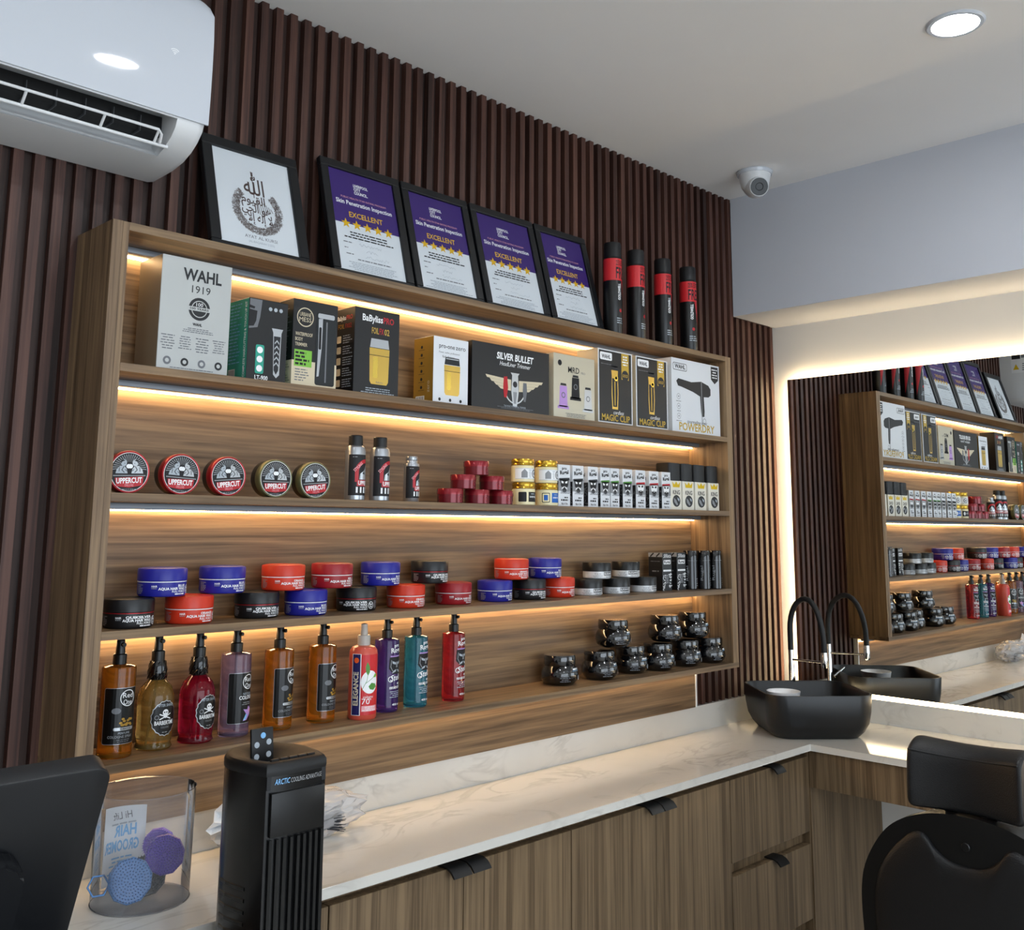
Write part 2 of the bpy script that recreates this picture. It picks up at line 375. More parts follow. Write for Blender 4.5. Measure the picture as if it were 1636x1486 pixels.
# ------------------------------------------------------------------ marble worktop with splashbacks
ct = thing('countertop', 'white marble L-shaped countertop with grey veins running under the shelves', 'countertop', (0, 0, 0))
bm = BM(); out = [(-.9, YS-.002), (-.9, YF), (XF, YF), (XF, -3.2), (XW-.001, -3.2), (XW-.001, YS-.002)]
prism(bm, out, lambda p, q, a: (p, q, a), ZK-.022, ZK); bmesh.ops.bevel(bm, geom=[e for e in bm.edges], offset=.0012, segments=1, affect='EDGES')
from_bm('slab', bm, 'marble', ct)
box_obj('splashback', (-.9, XW-.001, .1716, YB-.0005, ZK, ZSP), 'marble', ct)
box_obj('splashback', (2.902, XW-.001, -3.2, .1714, ZK, ZSP), 'marble', ct)
# ------------------------------------------------------------------ base cabinets
YD = -.193
def handle(par, x, z):
    bm = BM(); prof = [(-.165+.0, 0), (YD-.004, .0), (YD-.020, -.006), (YD-.030, -.016), (YD-.032, -.020), (YD-.028, -.021), (YD-.018, -.011), (YD-.004, -.004), (-.165, -.004)]
    prism(bm, prof, lambda p, q, a: (x+a, p, z+.006+q), -.027, .027); return from_bm('handle', bm, 'black_matte', par, smooth=40)
def base_cab(x0, x1, label, doors, hl):
    t = thing('base_cabinet', label, 'cabinet', (0, 0, 0), group='base cabinets under the counter')
    bm = BM(); box(bm, x0+.001, x1-.001, -.165, YS-.02, .10, ZK-.0222); from_bm('carcass', bm, 'door_wood', t)
    box_obj('kickboard', (x0+.001, x1-.001, -.13, -.115, 0, .10), 'black_matte', t)
    for (a, b, hx) in doors:
        dr = box_obj('door', (a+.0012, b-.0012, YD, -.1655, .105, .856), 'door_wood', t, bevel=.0007, seg=1); handle(dr, hx, .856)
    return t
base_cab(-.640, .086, 'walnut base cabinet at the far left, behind the monitor and tub', [(-.640, -.277, -.307), (-.277, .086, -.247)], None)
base_cab(.088, .4545, 'narrow walnut cabinet hidden behind the black tower fan', [(.088, .4545, .2)], None)
base_cab(.456, 1.193, 'two-door walnut base cabinet just right of the tower fan', [(.456, .8245, .795), (.8245, 1.193, .855)], None)
base_cab(1.195, 1.922, 'two-door walnut base cabinet in the middle, left of the drawers', [(1.195, 1.549, 1.520), (1.549, 1.922, 1.579)], None)
t = thing('drawer_cabinet', 'walnut drawer cabinet in the corner below the black sink', 'cabinet', (0, 0, 0))
bm = BM(); box(bm, 1.924, 2.405, -.165, YS-.02, .10, ZK-.0222); from_bm('carcass', bm, 'door_wood', t)
box_obj('kickboard', (1.924, 2.405, -.13, -.115, 0, .10), 'black_matte', t)
for z0, z1 in ((.617, .856), (.345, .578), (.105, .306)):
    dr = box_obj('drawer', (1.9252, 2.398, YD, -.1655, z0, z1), 'door_wood', t, bevel=.0007, seg=1); handle(dr, 2.18, z1)
box_obj('end_stile', (2.3985, 2.4045, YD, -.1655, .105, .877), 'door_wood', t)
box_obj('end_panel', (2.4055, XW-.002, YD-.004, YD+.014, 0, .8775), 'door_wood', t)
t = thing('vanity_apron', 'walnut fascia board under the counter edge below the mirror', 'fascia board', (0, 0, 0))
box_obj('board', (XF+.013, XF+.031, -3.19, YD-.0045, .757, ZK-.0222), 'door_wood', t)
bm = BM()
box(bm, XF+.034, XW-.002, -3.19, -3.17, 0, ZK-.0222); from_bm('support_panel', bm, 'door_wood', t)

# ------------------------------------------------------------------ mirror with back light
mr = thing('wall_mirror', 'large frameless wall mirror with glowing warm backlight above the sink', 'mirror', (0, 0, 0))
y0, y1, z0, z1 = -3.0, .107, 1.004, 2.229
bm = BM(); box(bm, XM, XM+.005, y0, y1, z0, z1); from_bm('glass', bm, 'mirror', mr)
bm = BM(); box(bm, XM+.0055, XW-.001, y0+.05, y1-.05, z0+.05, z1-.05); from_bm('backing', bm, 'white_paint', mr)
for li, dims in enumerate(((XM+.008, XM+.020, y0+.012, y1-.008, z1-.016, z1-.004), (XM+.008, XM+.020, y1-.016, y1-.004, z0+.01, z1-.018), (XM+.006, XM+.022, y0+.012, y1-.018, z0-.0145, z0-.0005))):
    box_obj('led_strip', dims, ('led_mirror_top', 'led_mirror_side', 'led_mirror')[li], mr)

# ------------------------------------------------------------------ split air conditioner
ac = thing('air_conditioner', 'white wall-mounted split air conditioner with open louvre above the shelves', 'air conditioner', (0, 0, 0))
AX0, AX1, AXO = -.93, .168, .098
head = [(YS-.001, 2.765), (.0, 2.768), (-.03, 2.762), (-.050, 2.742), (-.057, 2.70), (-.059, 2.60), (-.057, 2.50), (-.054, 2.466)]
tail = [(.030, 2.4045), (.085, 2.397), (YS-.001, 2.395)]
chin = [(-.047, 2.448), (-.030, 2.432), (-.005, 2.417)]
notch = [(-.046, 2.468), (.020, 2.505), (.070, 2.47), (.060, 2.43), (.036, 2.4085)]
full = head+chin+tail
def inset(pr, d):
    cyc, czc = .06, 2.58; o = []
    for y, z in pr:
        yy = y if y > YS-.01 else y+d*(1 if y < cyc else 0); o.append((yy, z+d*(1 if z < czc else -1)))
    return o
bm = BM(); loft(bm, [[(x, p, q) for p, q in inset(full, d)] for x, d in ((AXO, 0), (AX1-.022, 0), (AX1-.008, .004), (AX1-.001, .014), (AX1, .024))])
loft(bm, [[(x, p, q) for p, q in inset(full, d)] for x, d in ((AX0, .02), (AX0+.01, .004), (AX0+.03, 0), (AX0+.07, 0))])
loft(bm, [[(x, p, q) for p, q in head+notch+tail] for x in (AX0+.0699, AXO+.0001)])
from_bm('body', bm, 'white_plastic', ac, smooth=50)
def pan(d):  # glossy front cover with rounded lower corners
    return [(y-.004, z) for y, z in head[2:]]
bm = BM(); prof = [(-.034, 2.768), (-.050, 2.752), (-.0605, 2.72), (-.0640, 2.66), (-.0645, 2.60), (-.0630, 2.53), (-.0600, 2.469)]
def row(x, inn):
    fr = [(x, y, z-(inn if i == 0 else inn*.6 if i == 1 else 0)) for i, (y, z) in enumerate(prof)]
    bk = [(x, y+.0045, z-(inn if i == 0 else inn*.6 if i == 1 else 0)) for i, (y, z) in reversed(list(enumerate(prof)))]
    return fr+bk
loft(bm, [row(AX0+.002, .03), row(AX0+.03, 0), row(AX1-.045, 0), row(AX1-.02, .006), row(AX1-.008, .016), row(AX1-.002, .034)])
fc = from_bm('front_cover', bm, 'gloss_white', ac, smooth=50)
# cavity: dark fins and coil
mat('dark_vane', '4a4d50', .5)
bm = BM(); box(bm, AX0+.072, AXO-.002, .015, .062, 2.445, 2.488); from_bm('air_outlet', bm, 'dark_void', ac)
for i in range(9): box_obj('vane', (-.42+i*.058, -.4185+i*.058, .004, .045, 2.44, 2.475), 'dark_vane', ac)
louv = tube_obj('louvre', [(AX0+.08, -.030, 2.440), (AXO-.028, -.030, 2.440), (AXO-.020, -.026, 2.433), (AXO-.016, -.012, 2.419)], .0033, 'white_plastic', ac, seg=8)
tube_obj('louvre_rail', [(AX0+.08, -.006, 2.416), (AXO+.004, -.006, 2.416)], .004, 'white_plastic', louv, seg=8)
for x in (-.72, -.56, -.39, -.197, -.044, .071): tube_obj('louvre_rib', [(x, -.030, 2.440), (x, -.008, 2.418)], .003, 'white_plastic', louv, seg=6)
P = Print()
for r in (.0045, .0085, .0125): P.ring(.078, 2.600, r-.0012, r+.0008, 'white_print', 45, 135, 8)
P.disc(.078, 2.601, .0016, 'white_print', 10)
P.build('wifi_symbol', fc, on_front(-.0648))
P = Print(); P.rect(-.06, 2.57, .03, 2.70, 'white_print').up(); P.rect(-.055, 2.655, -.005, 2.685, 'ink').rect(.0, 2.66, .025, 2.69, 'ink_soft').poly([(-.05, 2.59), (-.015, 2.59), (-.0325, 2.625)], 'yellow_print').lines(.0, 2.58, .026, 2.63, 4, 'ink_soft', seed=3)
P.build('rating_sticker', ac, lambda u, v, h: (AX1+h, -u+.05, v))

# ------------------------------------------------------------------ security camera and ceiling lamps
cc = thing('security_camera', 'white eyeball security camera on the ceiling above the shelves', 'camera', (2.396, -.068, ZC))
lathe_obj('base', [(0, -.0005), (.066, -.0005), (.068, -.004), (.064, -.014), (.0, -.014)], 'gloss_white', cc)
lathe_obj('housing', [(0, -.012), (.060, -.013), (.057, -.03), (.050, -.060), (.036, -.082), (.0, -.088)], 'white_plastic', cc)
dv = Vector((-.62, -.72, -.32)).normalized(); q = dv.to_track_quat('Z', 'Y').to_matrix().to_4x4()
M = Matrix.Translation(Vector((0, 0, -.058))) @ q
ey = lathe_obj('eyeball', [(0, -.03), (.03, -.02), (.044, .0), (.043, .02), (.038, .046), (.035, .052), (0, .052)], 'white_plastic', cc, M=M)
lathe_obj('lens_face', [(0, .0515), (.033, .0522), (.033, .0545), (.015, .0545), (.013, .0530), (0, .0534)], 'black_plastic', ey, M=M)
tag(bpy.data.objects[ey.name], 'white eyeball with a black lens face')
def downlight(x, y, label):
    t = thing('downlight', label, 'downlight', (x, y, ZC), group='recessed ceiling downlights')
    lathe_obj('trim_ring', [(.059, -.001), (.060, -.006), (.070, -.006), (.075, -.0015), (.075, -.0003), (.059, -.0003)], 'gloss_white', t, seg=40)
    lathe_obj('diffuser', [(0, -.0035), (.0592, -.0035), (.0592, -.001), (0, -.001)], 'lamp_diffuser', t, seg=40); return t
downlight(1.778, -1.055, 'glowing round downlight in the ceiling near the mirror wall')
for x, y, tx in ((.35, -1.055, 'ceiling downlight over the tower fan'), (-1.1, -1.055, 'ceiling downlight behind the viewer on the shelf side'), (1.778, -2.9, 'ceiling downlight over the second chair place'), (.35, -2.9, 'ceiling downlight in the middle of the room'), (-1.1, -2.9, 'ceiling downlight near the shop front'), (-2.6, -2.0, 'ceiling downlight closest to the shop window')): downlight(x, y, tx)

# ------------------------------------------------------------------ basin, tap, soap dish
sk = thing('vessel_sink', 'black square vessel sink set diagonally on the counter corner', 'sink', (2.580, -.098, ZK), rz=-42)
def rl(w, d, r, z): return [(x, y, z) for x, y in rrect(w, d, r, 6)]
bm = BM(); loops = [rl(.285, .27, .05, 0), rl(.300, .285, .055, .003), rl(.335, .32, .065, .022), rl(.362, .345, .068, .05), rl(.374, .356, .066, .09), rl(.380, .362, .064, .147), rl(.378, .360, .063, .150), rl(.366, .348, .058, .150), rl(.362, .344, .056, .146), rl(.352, .334, .056, .08), rl(.315, .30, .06, .035), rl(.22, .21, .06, .022), rl(.06, .06, .028, .018)]
loft(bm, loops); from_bm('bowl', bm, 'sink_black', sk, smooth=50)
lathe_obj('drain', [(0, .0215), (.028, .0215), (.030, .019), (0, .0185)], 'chrome', sk, seg=24)
mat('bright_white', 'ffffff', .3)
dsh = thing('bowl', 'white round bowl standing inside the black sink', 'bowl', (2.523, -.040, ZK+.0232), rz=-42)
lathe_obj('bowl_wall', [(0, .0), (.03, .0), (.033, .006), (.05, .06), (.060, .116), (.057, .116), (.050, .100), (0, .096)], 'bright_white', dsh, seg=32)
fa = thing('tap', 'tall black hose tap with chrome collars behind the sink', 'tap', (2.745, .050, ZK))
tipl = Vector((2.722-2.745, -.10-.05, 0)); 
lathe_obj('base', [(0, 0), (.024, 0), (.024, .006), (.016, .012), (.0105, .02), (.0105, .20), (.0095, .21), (.0095, .262), (0, .262)], 'chrome', fa, seg=24)
tube_obj('lever', [(-.014, -.012, .13), (-.035, -.028, .15), (-.05, -.04, .165)], [.007, .006, .004], 'chrome', fa)
pts = [(0, 0, .258)]
for i in range(0, 17):
    a = math.pi*i/16; k = (1-math.cos(a))/2; pts.append((tipl.x*k, tipl.y*k, .335+.118*math.sin(a) if i < 8 else .453-(.453-.285)*(1-math.sin(a))**1.0))
pts.append((tipl.x, tipl.y, .262))
tube_obj('hose', pts, .0105, 'black_rubber', fa, seg=14)
lathe_obj('spray_head', [(0, .206), (.010, .206), (.0120, .214), (.0120, .24), (.0110, .262), (0, .262)], 'chrome', fa, seg=20, cx=tipl.x, cy=tipl.y)
tube_obj('holder_arm', [(0, 0, .222), (tipl.x*.92, tipl.y*.92, .226)], .0042, 'chrome', fa)

# ------------------------------------------------------------------ barber chair
ch = thing('barber_chair', 'black leather barber chair seen from behind facing the mirror', 'chair', (0, 0, 0))
YC = -1.047
half = [(-.20, .50), (-.235, .60), (-.245, .70), (-.246, .79), (-.231, .853), (-.19, .921), (-.143, .960), (-.083, .983), (-.027, .991)]
def spline(p, n=5):
    o = []
    for i in range(len(p)-1):
        a, b, c, d_ = p[max(i-1, 0)], p[i], p[i+1], p[min(i+2, len(p)-1)]
        for k in range(n):
            t_ = k/n; o.append(tuple(.5*((2*b[j])+(-a[j]+c[j])*t_+(2*a[j]-5*b[j]+4*c[j]-d_[j])*t_**2+(-a[j]+3*b[j]-3*c[j]+d_[j])*t_**3) for j in (0, 1)))
    return o+[p[-1]]
half = spline(half)
outer = [(YC-y, z) for y, z in half] + [(YC+y, z) for y, z in reversed(half)]
bm = BM(); prism(bm, outer, lambda p, q, a: (a, p, q), 1.530, 1.560); bmesh.ops.bevel(bm, geom=bm.edges[:], offset=.006, segments=2, affect='EDGES')
from_bm('back_shell', bm, 'black_plastic', ch, smooth=40)
ih = [(-.175, .53), (-.205, .62), (-.214, .72), (-.213, .79), (-.196, .848), (-.163, .897), (-.126, .932), (-.103, .942), (-.085, .935), (-.066, .912), (-.036, .893), (0, .888)]
ih = spline(ih)
inn = [(YC-y, z) for y, z in ih] + [(YC+y, z) for y, z in reversed(ih[:-1])]
bm = BM(); cyy = YC; czz = .74
def sc(k): return [(YC+(y-YC)*k, czz+(z-czz)*k) for y, z in inn]
loft(bm, [[(x, y, z) for y, z in sc(k)] for x, k in ((1.5295, 1.0), (1.524, .985), (1.520, .94), (1.518, .8), (1.517, .3))])
from_bm('back_pad', bm, 'black_leather', ch, smooth=60)
bm = BM(); prism(bm, [(YC+(y-YC)*.97, .75+(z-.75)*.97) for y, z in outer], lambda p, q, a: (a, p, q), 1.561, 1.66); bmesh.ops.bevel(bm, geom=bm.edges[:], offset=.03, segments=4, affect='EDGES')
from_bm('back_cushion', bm, 'black_leather', ch, smooth=60)
M = Matrix.Translation((1.53, YC, .929)) @ Matrix.Rotation(R(-90), 4, 'Y')
lathe_obj('button', [(0, .0045), (.008, .0045), (.0095, .003), (.0095, -.002), (0, -.002)], 'black_plastic', ch, M=M, seg=24)
# headrest: curved pad with stitched rim
def hr(y, dz=0, w=0): return 1.525 + .035*((y-YC)/.12)**2*0 + w
bm = BM(); loops = []
N_ = 12
for s_ in (-1, -.995, -.97, -.92, -.8, -.6, -.3, 0, .3, .6, .8, .92, .97, .995, 1):
    y = YC-.003+.124*s_; e = abs(s_); sh = .0 if e < .9 else .008*((e-.9)/.1)**2
    cv = .030*(1-s_*s_)      # pad hugs the neck: middle sits further from the viewer
    zt = 1.128-.010*(1-s_*s_); zb = .985
    x0_, x1_ = 1.510+cv+sh, 1.605+cv*.6-sh
    loops.append([(x0_+.004, y, zb+sh+.004), (x0_, y, zb+.02+sh), (x0_+.008, y, zt-.012-sh), (x0_+.016, y, zt-sh), (x1_-.02, y, zt+.022-sh), (x1_, y, zt+.005-sh), (x1_+.01, y, (zt+zb)/2), (x1_-.008, y, zb+.01+sh)])
loft(bm, loops)
hp = from_bm('headrest', bm, 'black_leather', ch, smooth=80); ss = hp.modifiers.new('round', 'SUBSURF'); ss.levels = ss.render_levels = 2
sp = [(1.510+.030*(1-(s/12-1)**2)+.0110, YC-.003+.122*(s/12-1)*.97, 1.119-.010*(1-(s/12-1)**2)) for s in range(0, 25)]
tube_obj('stitching', sp, .0016, 'black_rubber', hp, seg=6)
bm = BM()
for dy in (-.045, .045): box(bm, 1.567, 1.577, YC+dy-.012, YC+dy+.012, .90, 1.02)
from_bm('headrest_bracket', bm, 'chrome', ch)
box_obj('seat', (1.60, 2.10, YC-.25, YC+.25, .42, .54), 'black_leather', ch, bevel=.04, seg=4)
for s_ in (-1, 1):
    a_ = box_obj('armrest', (1.66, 2.04, YC+s_*.30-.035, YC+s_*.30+.035, .555, .60), 'black_leather', ch, bevel=.02, seg=3)
    tube_obj('arm_post', [(1.68, YC+s_*.29, .45), (1.68, YC+s_*.30, .56)], .016, 'chrome', ch)
    tube_obj('arm_post', [(1.95, YC+s_*.29, .45), (1.95, YC+s_*.30, .56)], .016, 'chrome', ch)
tube_obj('seat_bar', [(1.86, YC-.31, .445), (1.86, YC+.31, .445)], .014, 'chrome', ch)
lathe_obj('pedestal', [(0, .0), (.30, .0), (.30, .012), (.26, .03), (.07, .05), (.055, .07), (.055, .43), (0, .43)], 'chrome', ch, seg=40, cx=1.85, cy=YC)
box_obj('footrest', (2.14, 2.36, YC-.16, YC+.16, .20, .225), 'chrome', ch, bevel=.008)
tube_obj('footrest_arm', [(2.08, YC, .43), (2.16, YC, .30), (2.2, YC, .215)], .016, 'chrome', ch)

# ------------------------------------------------------------------ tower fan and its remote
mat('fan_window', '070708', .4); mat('fan_body', '08080a', .25)
tf = thing('tower_fan', 'black tower fan with remote standing in front of the counter', 'fan', (.216, -.335, 0))
fo = []
for i in range(0, 13): a = R(180-15*i); fo.append((.076*math.cos(a), .005+.085*math.sin(a)))
fo += [(.070, -.05), (.060, -.083), (.03, -.0885), (-.03, -.0885), (-.060, -.083), (-.070, -.05)]
FT = 1.196
def floop(k, z, dy=0): return [(x*k, y*k+dy, z) for x, y in fo]
bm = BM(); loft(bm, [floop(1.08, .04), floop(1.06, .3), floop(1.0, FT-.004)]); body_ = from_bm('body', bm, 'fan_body', tf, smooth=35)
bm = BM(); loops = [floop(1.012, FT-.006), floop(1.02, FT-.001), floop(1.015, FT+.008), floop(.97, FT+.014), floop(.86, FT+.0155), floop(.55, FT+.009, .006), floop(.34, FT-.004, .012), floop(.1, FT-.008, .014)]
loft(bm, loops); from_bm('control_top', bm, 'black_matte', tf, smooth=50)
bm = BM()
for i in range(5): box(bm, -.045+i*.0185, -.0285+i*.0185, -.072, -.066, FT+.012, FT+.0185)
bevel_all(bm, .0012, 1); from_bm('buttons', bm, 'black_plastic', tf)
P = Print().rect(-.060, 1.168, .060, FT-.006, 'dark_print').up(); P.text('ARCTIC', -.046, 1.176, .0088, 'skyblue_print', 'l', width=.028, bold=.012, shear=.12).text('COOLING ADVANTAGE', -.0155, 1.176, .0078, 'silver_print', 'l', width=.065, shear=.05)
P.build('brand_band', tf, lambda u, v, h: (u, -.0885-.0012-h-.0003*0, v) if abs(u) < .03 else (u, -.0885-.0012-h+(abs(u)-.03)*.18, v))
bm = BM()
for i in range(9):
    x = -.052+i*.013; box(bm, x-.0028, x+.0028, -.097+abs(x)*.1, -.086, .30, 1.088)
from_bm('grille', bm, 'black_plastic', tf)
box_obj('display_window', (-.054, .054, -.0925, -.086, 1.092, 1.163), 'fan_window', tf, bevel=.001)
bm = BM()
for i in range(27):
    z = .52+i*.0185; k_ = 1.0+.06*(FT-z)/(FT-.3); seg_ = [fo[1], fo[0], (-.0735, -.024), (-.0705, -.046)]
    loft(bm, [[(x*k_+dx, y*k_, z+dz) for x, y in seg_] for dx, dz in ((.001, 0), (-.0012, .0015), (-.0012, .0065), (.001, .008))], cap=False, closed=False)
from_bm('intake_slots', bm, 'black_plastic', tf)
lathe_obj('foot', [(0, 0), (.14, 0), (.14, .012), (.11, .035), (.08, .045), (0, .045)], 'black_plastic', tf, seg=40)
rc = thing('remote_control', 'small black remote with blue and grey round buttons on the fan', 'remote control', (.197, -.335, FT+.002), rz=0)
bm = BM(); box(bm, -.0225, .0225, -.0035, .0035, -.004, .056); bevel_all(bm, .002, 2); rb = from_bm('case', bm, 'black_matte', rc, smooth=30, rot=(R(-6), 0, 0))
P = Print()
for u, v, m_ in ((0.001, .043, 'skyblue_print'), (-.012, .028, 'ink_pale'), (.0125, .031, 'ink_pale'), (-.013, .008, 'ink_pale'), (.0115, .010, 'ink_pale')): P.disc(u, v, .0052, m_, 16)
P.build('buttons', rb, on_front(-.0035))

# ------------------------------------------------------------------ till monitor on its desk
dk = thing('reception_desk', 'dark reception desk under the till monitor at the left edge', 'desk', (0, 0, 0))
box_obj('desk_top', (-1.35, -.16, -.86, -.42, .955, .98), 'black_matte', dk, bevel=.002); box_obj('desk_body', (-1.33, -.18, -.84, -.44, 0, .9545), 'grey_wall', dk)
mo = thing('till_monitor', 'dark back of a till monitor at the bottom left corner', 'monitor', (-.435, -.607, .98))
bm = BM(); o2 = rrect(.38, .29, .022, 6)
loft(bm, [[(x*k, y, z*k+.145) for x, z in o2] for y, k in ((-.018, .982), (-.0172, .994), (-.015, 1.0), (.012, 1.0), (.0135, .99))])
mat('till_shell', '0f1115', .45, noise=.05)
mp_ = from_bm('back_shell', bm, 'till_shell', mo, smooth=25, loc=(0.005, .047, .080), rot=(R(25), 0, 0))
bm = BM(); box(bm, -.18, .18, .0136, .0145, .02, .27); from_bm('screen', bm, 'black_gloss', mp_)
bm = BM(); prism(bm, rrect(.16, .20, .03, 5, 0, .10), lambda p, q, a: (p+.020, a, q), -.050, -.0185); bmesh.ops.bevel(bm, geom=bm.edges[:], offset=.005, segments=2, affect='EDGES')
from_bm('rear_housing', bm, 'till_shell', mp_, smooth=40)
box_obj('foot', (-.13, .11, -.09, .12, 0, .012), 'black_plastic', mo, bevel=.004)
tube_obj('neck', [(0, .07, .01), (0, .03, .12), (0, -.02, .19)], .022, 'black_plastic', mo)

# ------------------------------------------------------------------ clear tub with scalp brushes and leaflet
tb = thing('clear_tub', 'clear round plastic tub holding hair brushes on the counter', 'tub', (.140, -.014, ZK))
lathe_obj('wall', [(.0905, .0005), (.0935, .205)], 'clear_plastic', tb, seg=56, smooth=60)
lathe_obj('tub_base', [(0, .0012), (.0905, .0012)], 'clear_plastic', tb, seg=56)
tube_obj('rim', [(.0935*math.cos(R(6*i)), .0935*math.sin(R(6*i)), .205) for i in range(61)], .0009, 'clear_plastic', tb, seg=6)
tube_obj('base_rim', [(.0908*math.cos(R(6*i)), .0908*math.sin(R(6*i)), .0016) for i in range(61)], .0011, 'clear_plastic', tb, seg=6)
lf = thing('leaflet', 'white hair groomer leaflet curled against the inside of the tub', 'leaflet', (.140, -.014, ZK+.004))
bm = BM(); A = [R(62+58*i/10) for i in range(11)]
V0 = [[bm.verts.new((.088*math.cos(a), .088*math.sin(a), z+(.006*i/10))) for i, a in enumerate(A)] for z in (.0, .148)]
V1 = [[bm.verts.new((.0885*math.cos(a), .0885*math.sin(a), z+(.006*i/10))) for i, a in enumerate(A)] for z in (.0, .148)]
for i in range(10):
    for V in (V0, V1): bm.faces.new((V[0][i], V[0][i+1], V[1][i+1], V[1][i]))
from_bm('sheet', bm, 'paper', lf)
P = Print().text('Hi Lift', -.002, .124, .014, 'ink_soft', width=.04, mirror=True, shear=.2).text('HAIR', .004, .092, .020, 'skyblue_print', width=.046, bold=.03, mirror=True).text('GROOMER', -.004, .064, .020, 'skyblue_print', width=.074, bold=.03, mirror=True).lines(-.03, .112, .03, .119, 1, 'ink_pale', seed=5).lines(-.032, .02, .03, .055, 5, 'skyblue_print', seed=8)
P.build('leaflet_print', lf, lambda u, v, h: ((.0878-h)*math.cos(R(91)-u/.088), (.0878-h)*math.sin(R(91)-u/.088), v+.003), step=.01)
def scalp_brush(label, loc, rx, rzz, m_, r=.043, ring=1):
    t = thing('scalp_brush', label, 'hair brush', loc, rzz, 'brushes in the clear tub'); t.rotation_euler = (R(rx), 0, R(rzz))
    bm = BM(); ol = [(r*math.cos(R(36*i+10)), r*math.sin(R(36*i+10))) for i in range(10)]
    loft(bm, [[(x*k, y*k, z) for x, y in ol] for z, k in ((-.006, .8), (-.004, .95), (0, 1.0), (.004, .97), (.0055, .9))])
    bd = from_bm('paddle', bm, m_, t, smooth=25)
    bm = BM(); rnd = random.Random(3); k = 0
    for rr_ in range(1, 8):
        n = 6*rr_
        for i in range(n):
            a = 2*math.pi*i/n+rr_*.3; q = r*.88*rr_/7; x, y = q*math.cos(a), q*math.sin(a)
            b0 = [bm.verts.new((x+.0016*math.cos(c), y+.0016*math.sin(c), .005)) for c in (0, 2.1, 4.2)]; tp = bm.verts.new((x*1.04, y*1.04, .0145))
            for j in range(3): bm.faces.new((b0[j], b0[(j+1)%3], tp))
    tag(from_bm('bristles', bm, m_, t, smooth=60), kind='stuff')
    if ring: tube_obj('ring_handle', [(-r-.014+.019*math.cos(R(60*i)), .019*math.sin(R(60*i)), -.001) for i in range(7)], .0018, m_, t, seg=6)
    return t
mat('brush_blue', '3f78b5', .3); mat('brush_purple', '4a2c9c', .3); mat('brush_black', '0d0d12', .35); mat('brush_lilac', '8a6fd0', .4)
scalp_brush('blue plastic scalp brush with short bristles in the tub', (.098, -.055, ZK+.053), 72, -14, 'brush_blue', .0415)
b_ = scalp_brush('purple plastic scalp brush leaning at the right in the tub', (.178, -.030, ZK+.077), 80, -32, 'brush_purple', .038, 0)
scalp_brush('black scalp brush lying under the purple one in the tub', (.155, .0, ZK+.036), 52, -20, 'brush_black', .040, 0)
scalp_brush('lilac scalp brush tucked behind the purple one in the tub', (.190, .018, ZK+.082), 85, -48, 'brush_lilac', .034, 0)

# ------------------------------------------------------------------ wrapped brushes in a tied bag
bg_ = thing('plastic_bag', 'crumpled clear plastic bag tied with a white knot behind the fan', 'bag', (.55, .09, ZK))
bm = BM(); bmesh.ops.create_icosphere(bm, subdivisions=4, radius=1); rnd = random.Random(11)
import mathutils
for v in bm.verts:
    d = v.co.normalized(); n1 = mathutils.noise.noise(d*3.1+Vector((4, 2, 7))); n2 = mathutils.noise.noise(d*8+Vector((1, 5, 2))); k = 1+.16*n1+.11*n2
    v.co = Vector((d.x*.195*k, d.y*.062*k, max(.0, .052+d.z*.056*k)))
from_bm('bag_film', bm, 'wrap_plastic', bg_)
bm = BM(); kn = Vector((-.163, -.004, .072)); rnd = random.Random(8)
def lobe(tip_pts, back):   # one pleated wing of the bow-like knot
    c = [bm.verts.new(kn+Vector((0, .006*math.sin(k*2.1), .006*math.cos(k*1.7)))) for k in range(len(tip_pts))]
    e = [bm.verts.new(kn+Vector(p)) for p in tip_pts]; m_ = [bm.verts.new(kn+Vector(p)*.55+Vector((0, (-1)**k*.008, 0))) for k, p in enumerate(tip_pts)]
    for k in range(len(tip_pts)-1): bm.faces.new((c[k], c[k+1], m_[k+1], m_[k])); bm.faces.new((m_[k], m_[k+1], e[k+1], e[k]))
lobe([(-.010, .004, .066), (-.024, -.010, .050), (-.036, .008, .030), (-.046, -.008, .012), (-.056, .006, -.006), (-.050, -.006, -.014)], 1)
lobe([(.008, .006, .040), (.030, -.010, .034), (.044, .008, .022), (.056, -.006, .008), (.060, .004, -.012), (.040, -.008, -.018)], 1)
ob = from_bm('knot', bm, 'white_print', bg_); sm = ob.modifiers.new('thick', 'SOLIDIFY'); sm.thickness = .0012
def neck_brush(label, loc, m_, rz_):
    t = thing('barber_brush', label, 'brush', loc, rz_, 'brushes inside the plastic bag'); 
    tube_obj('handle', [(-.07, 0, .018), (-.02, 0, .02), (.0, 0, .02)], [.008, .011, .016], 'black_plastic', t)
    bm = BM(); rnd = random.Random(5)
    for i in range(90):
        a = rnd.uniform(0, 6.28); b = rnd.uniform(-.5, .5); q = rnd.uniform(0, .014); p = Vector((0, q*math.cos(a), .02+q*math.sin(a))); e = p+Vector((.055+rnd.uniform(-.008, .008), .028*math.cos(a)*q/.014, .018*math.sin(a)*q/.014))
        e.z = max(e.z, .003)
        tube(bm, [p, e], [.0016, .0007], 4)
    tag(from_bm('bristles', bm, m_, t), kind='stuff'); return t
mat('bristle_dark', '33343a', .6); mat('bristle_white', 'd9d7d0', .6)
neck_brush('dark bristled barber brush inside the clear bag right of the fan', (.605, .075, ZK+.012), 'bristle_dark', -14)
neck_brush('pale bristled barber brush inside the clear bag behind the fan', (.46, .11, ZK+.012), 'bristle_white', 8)

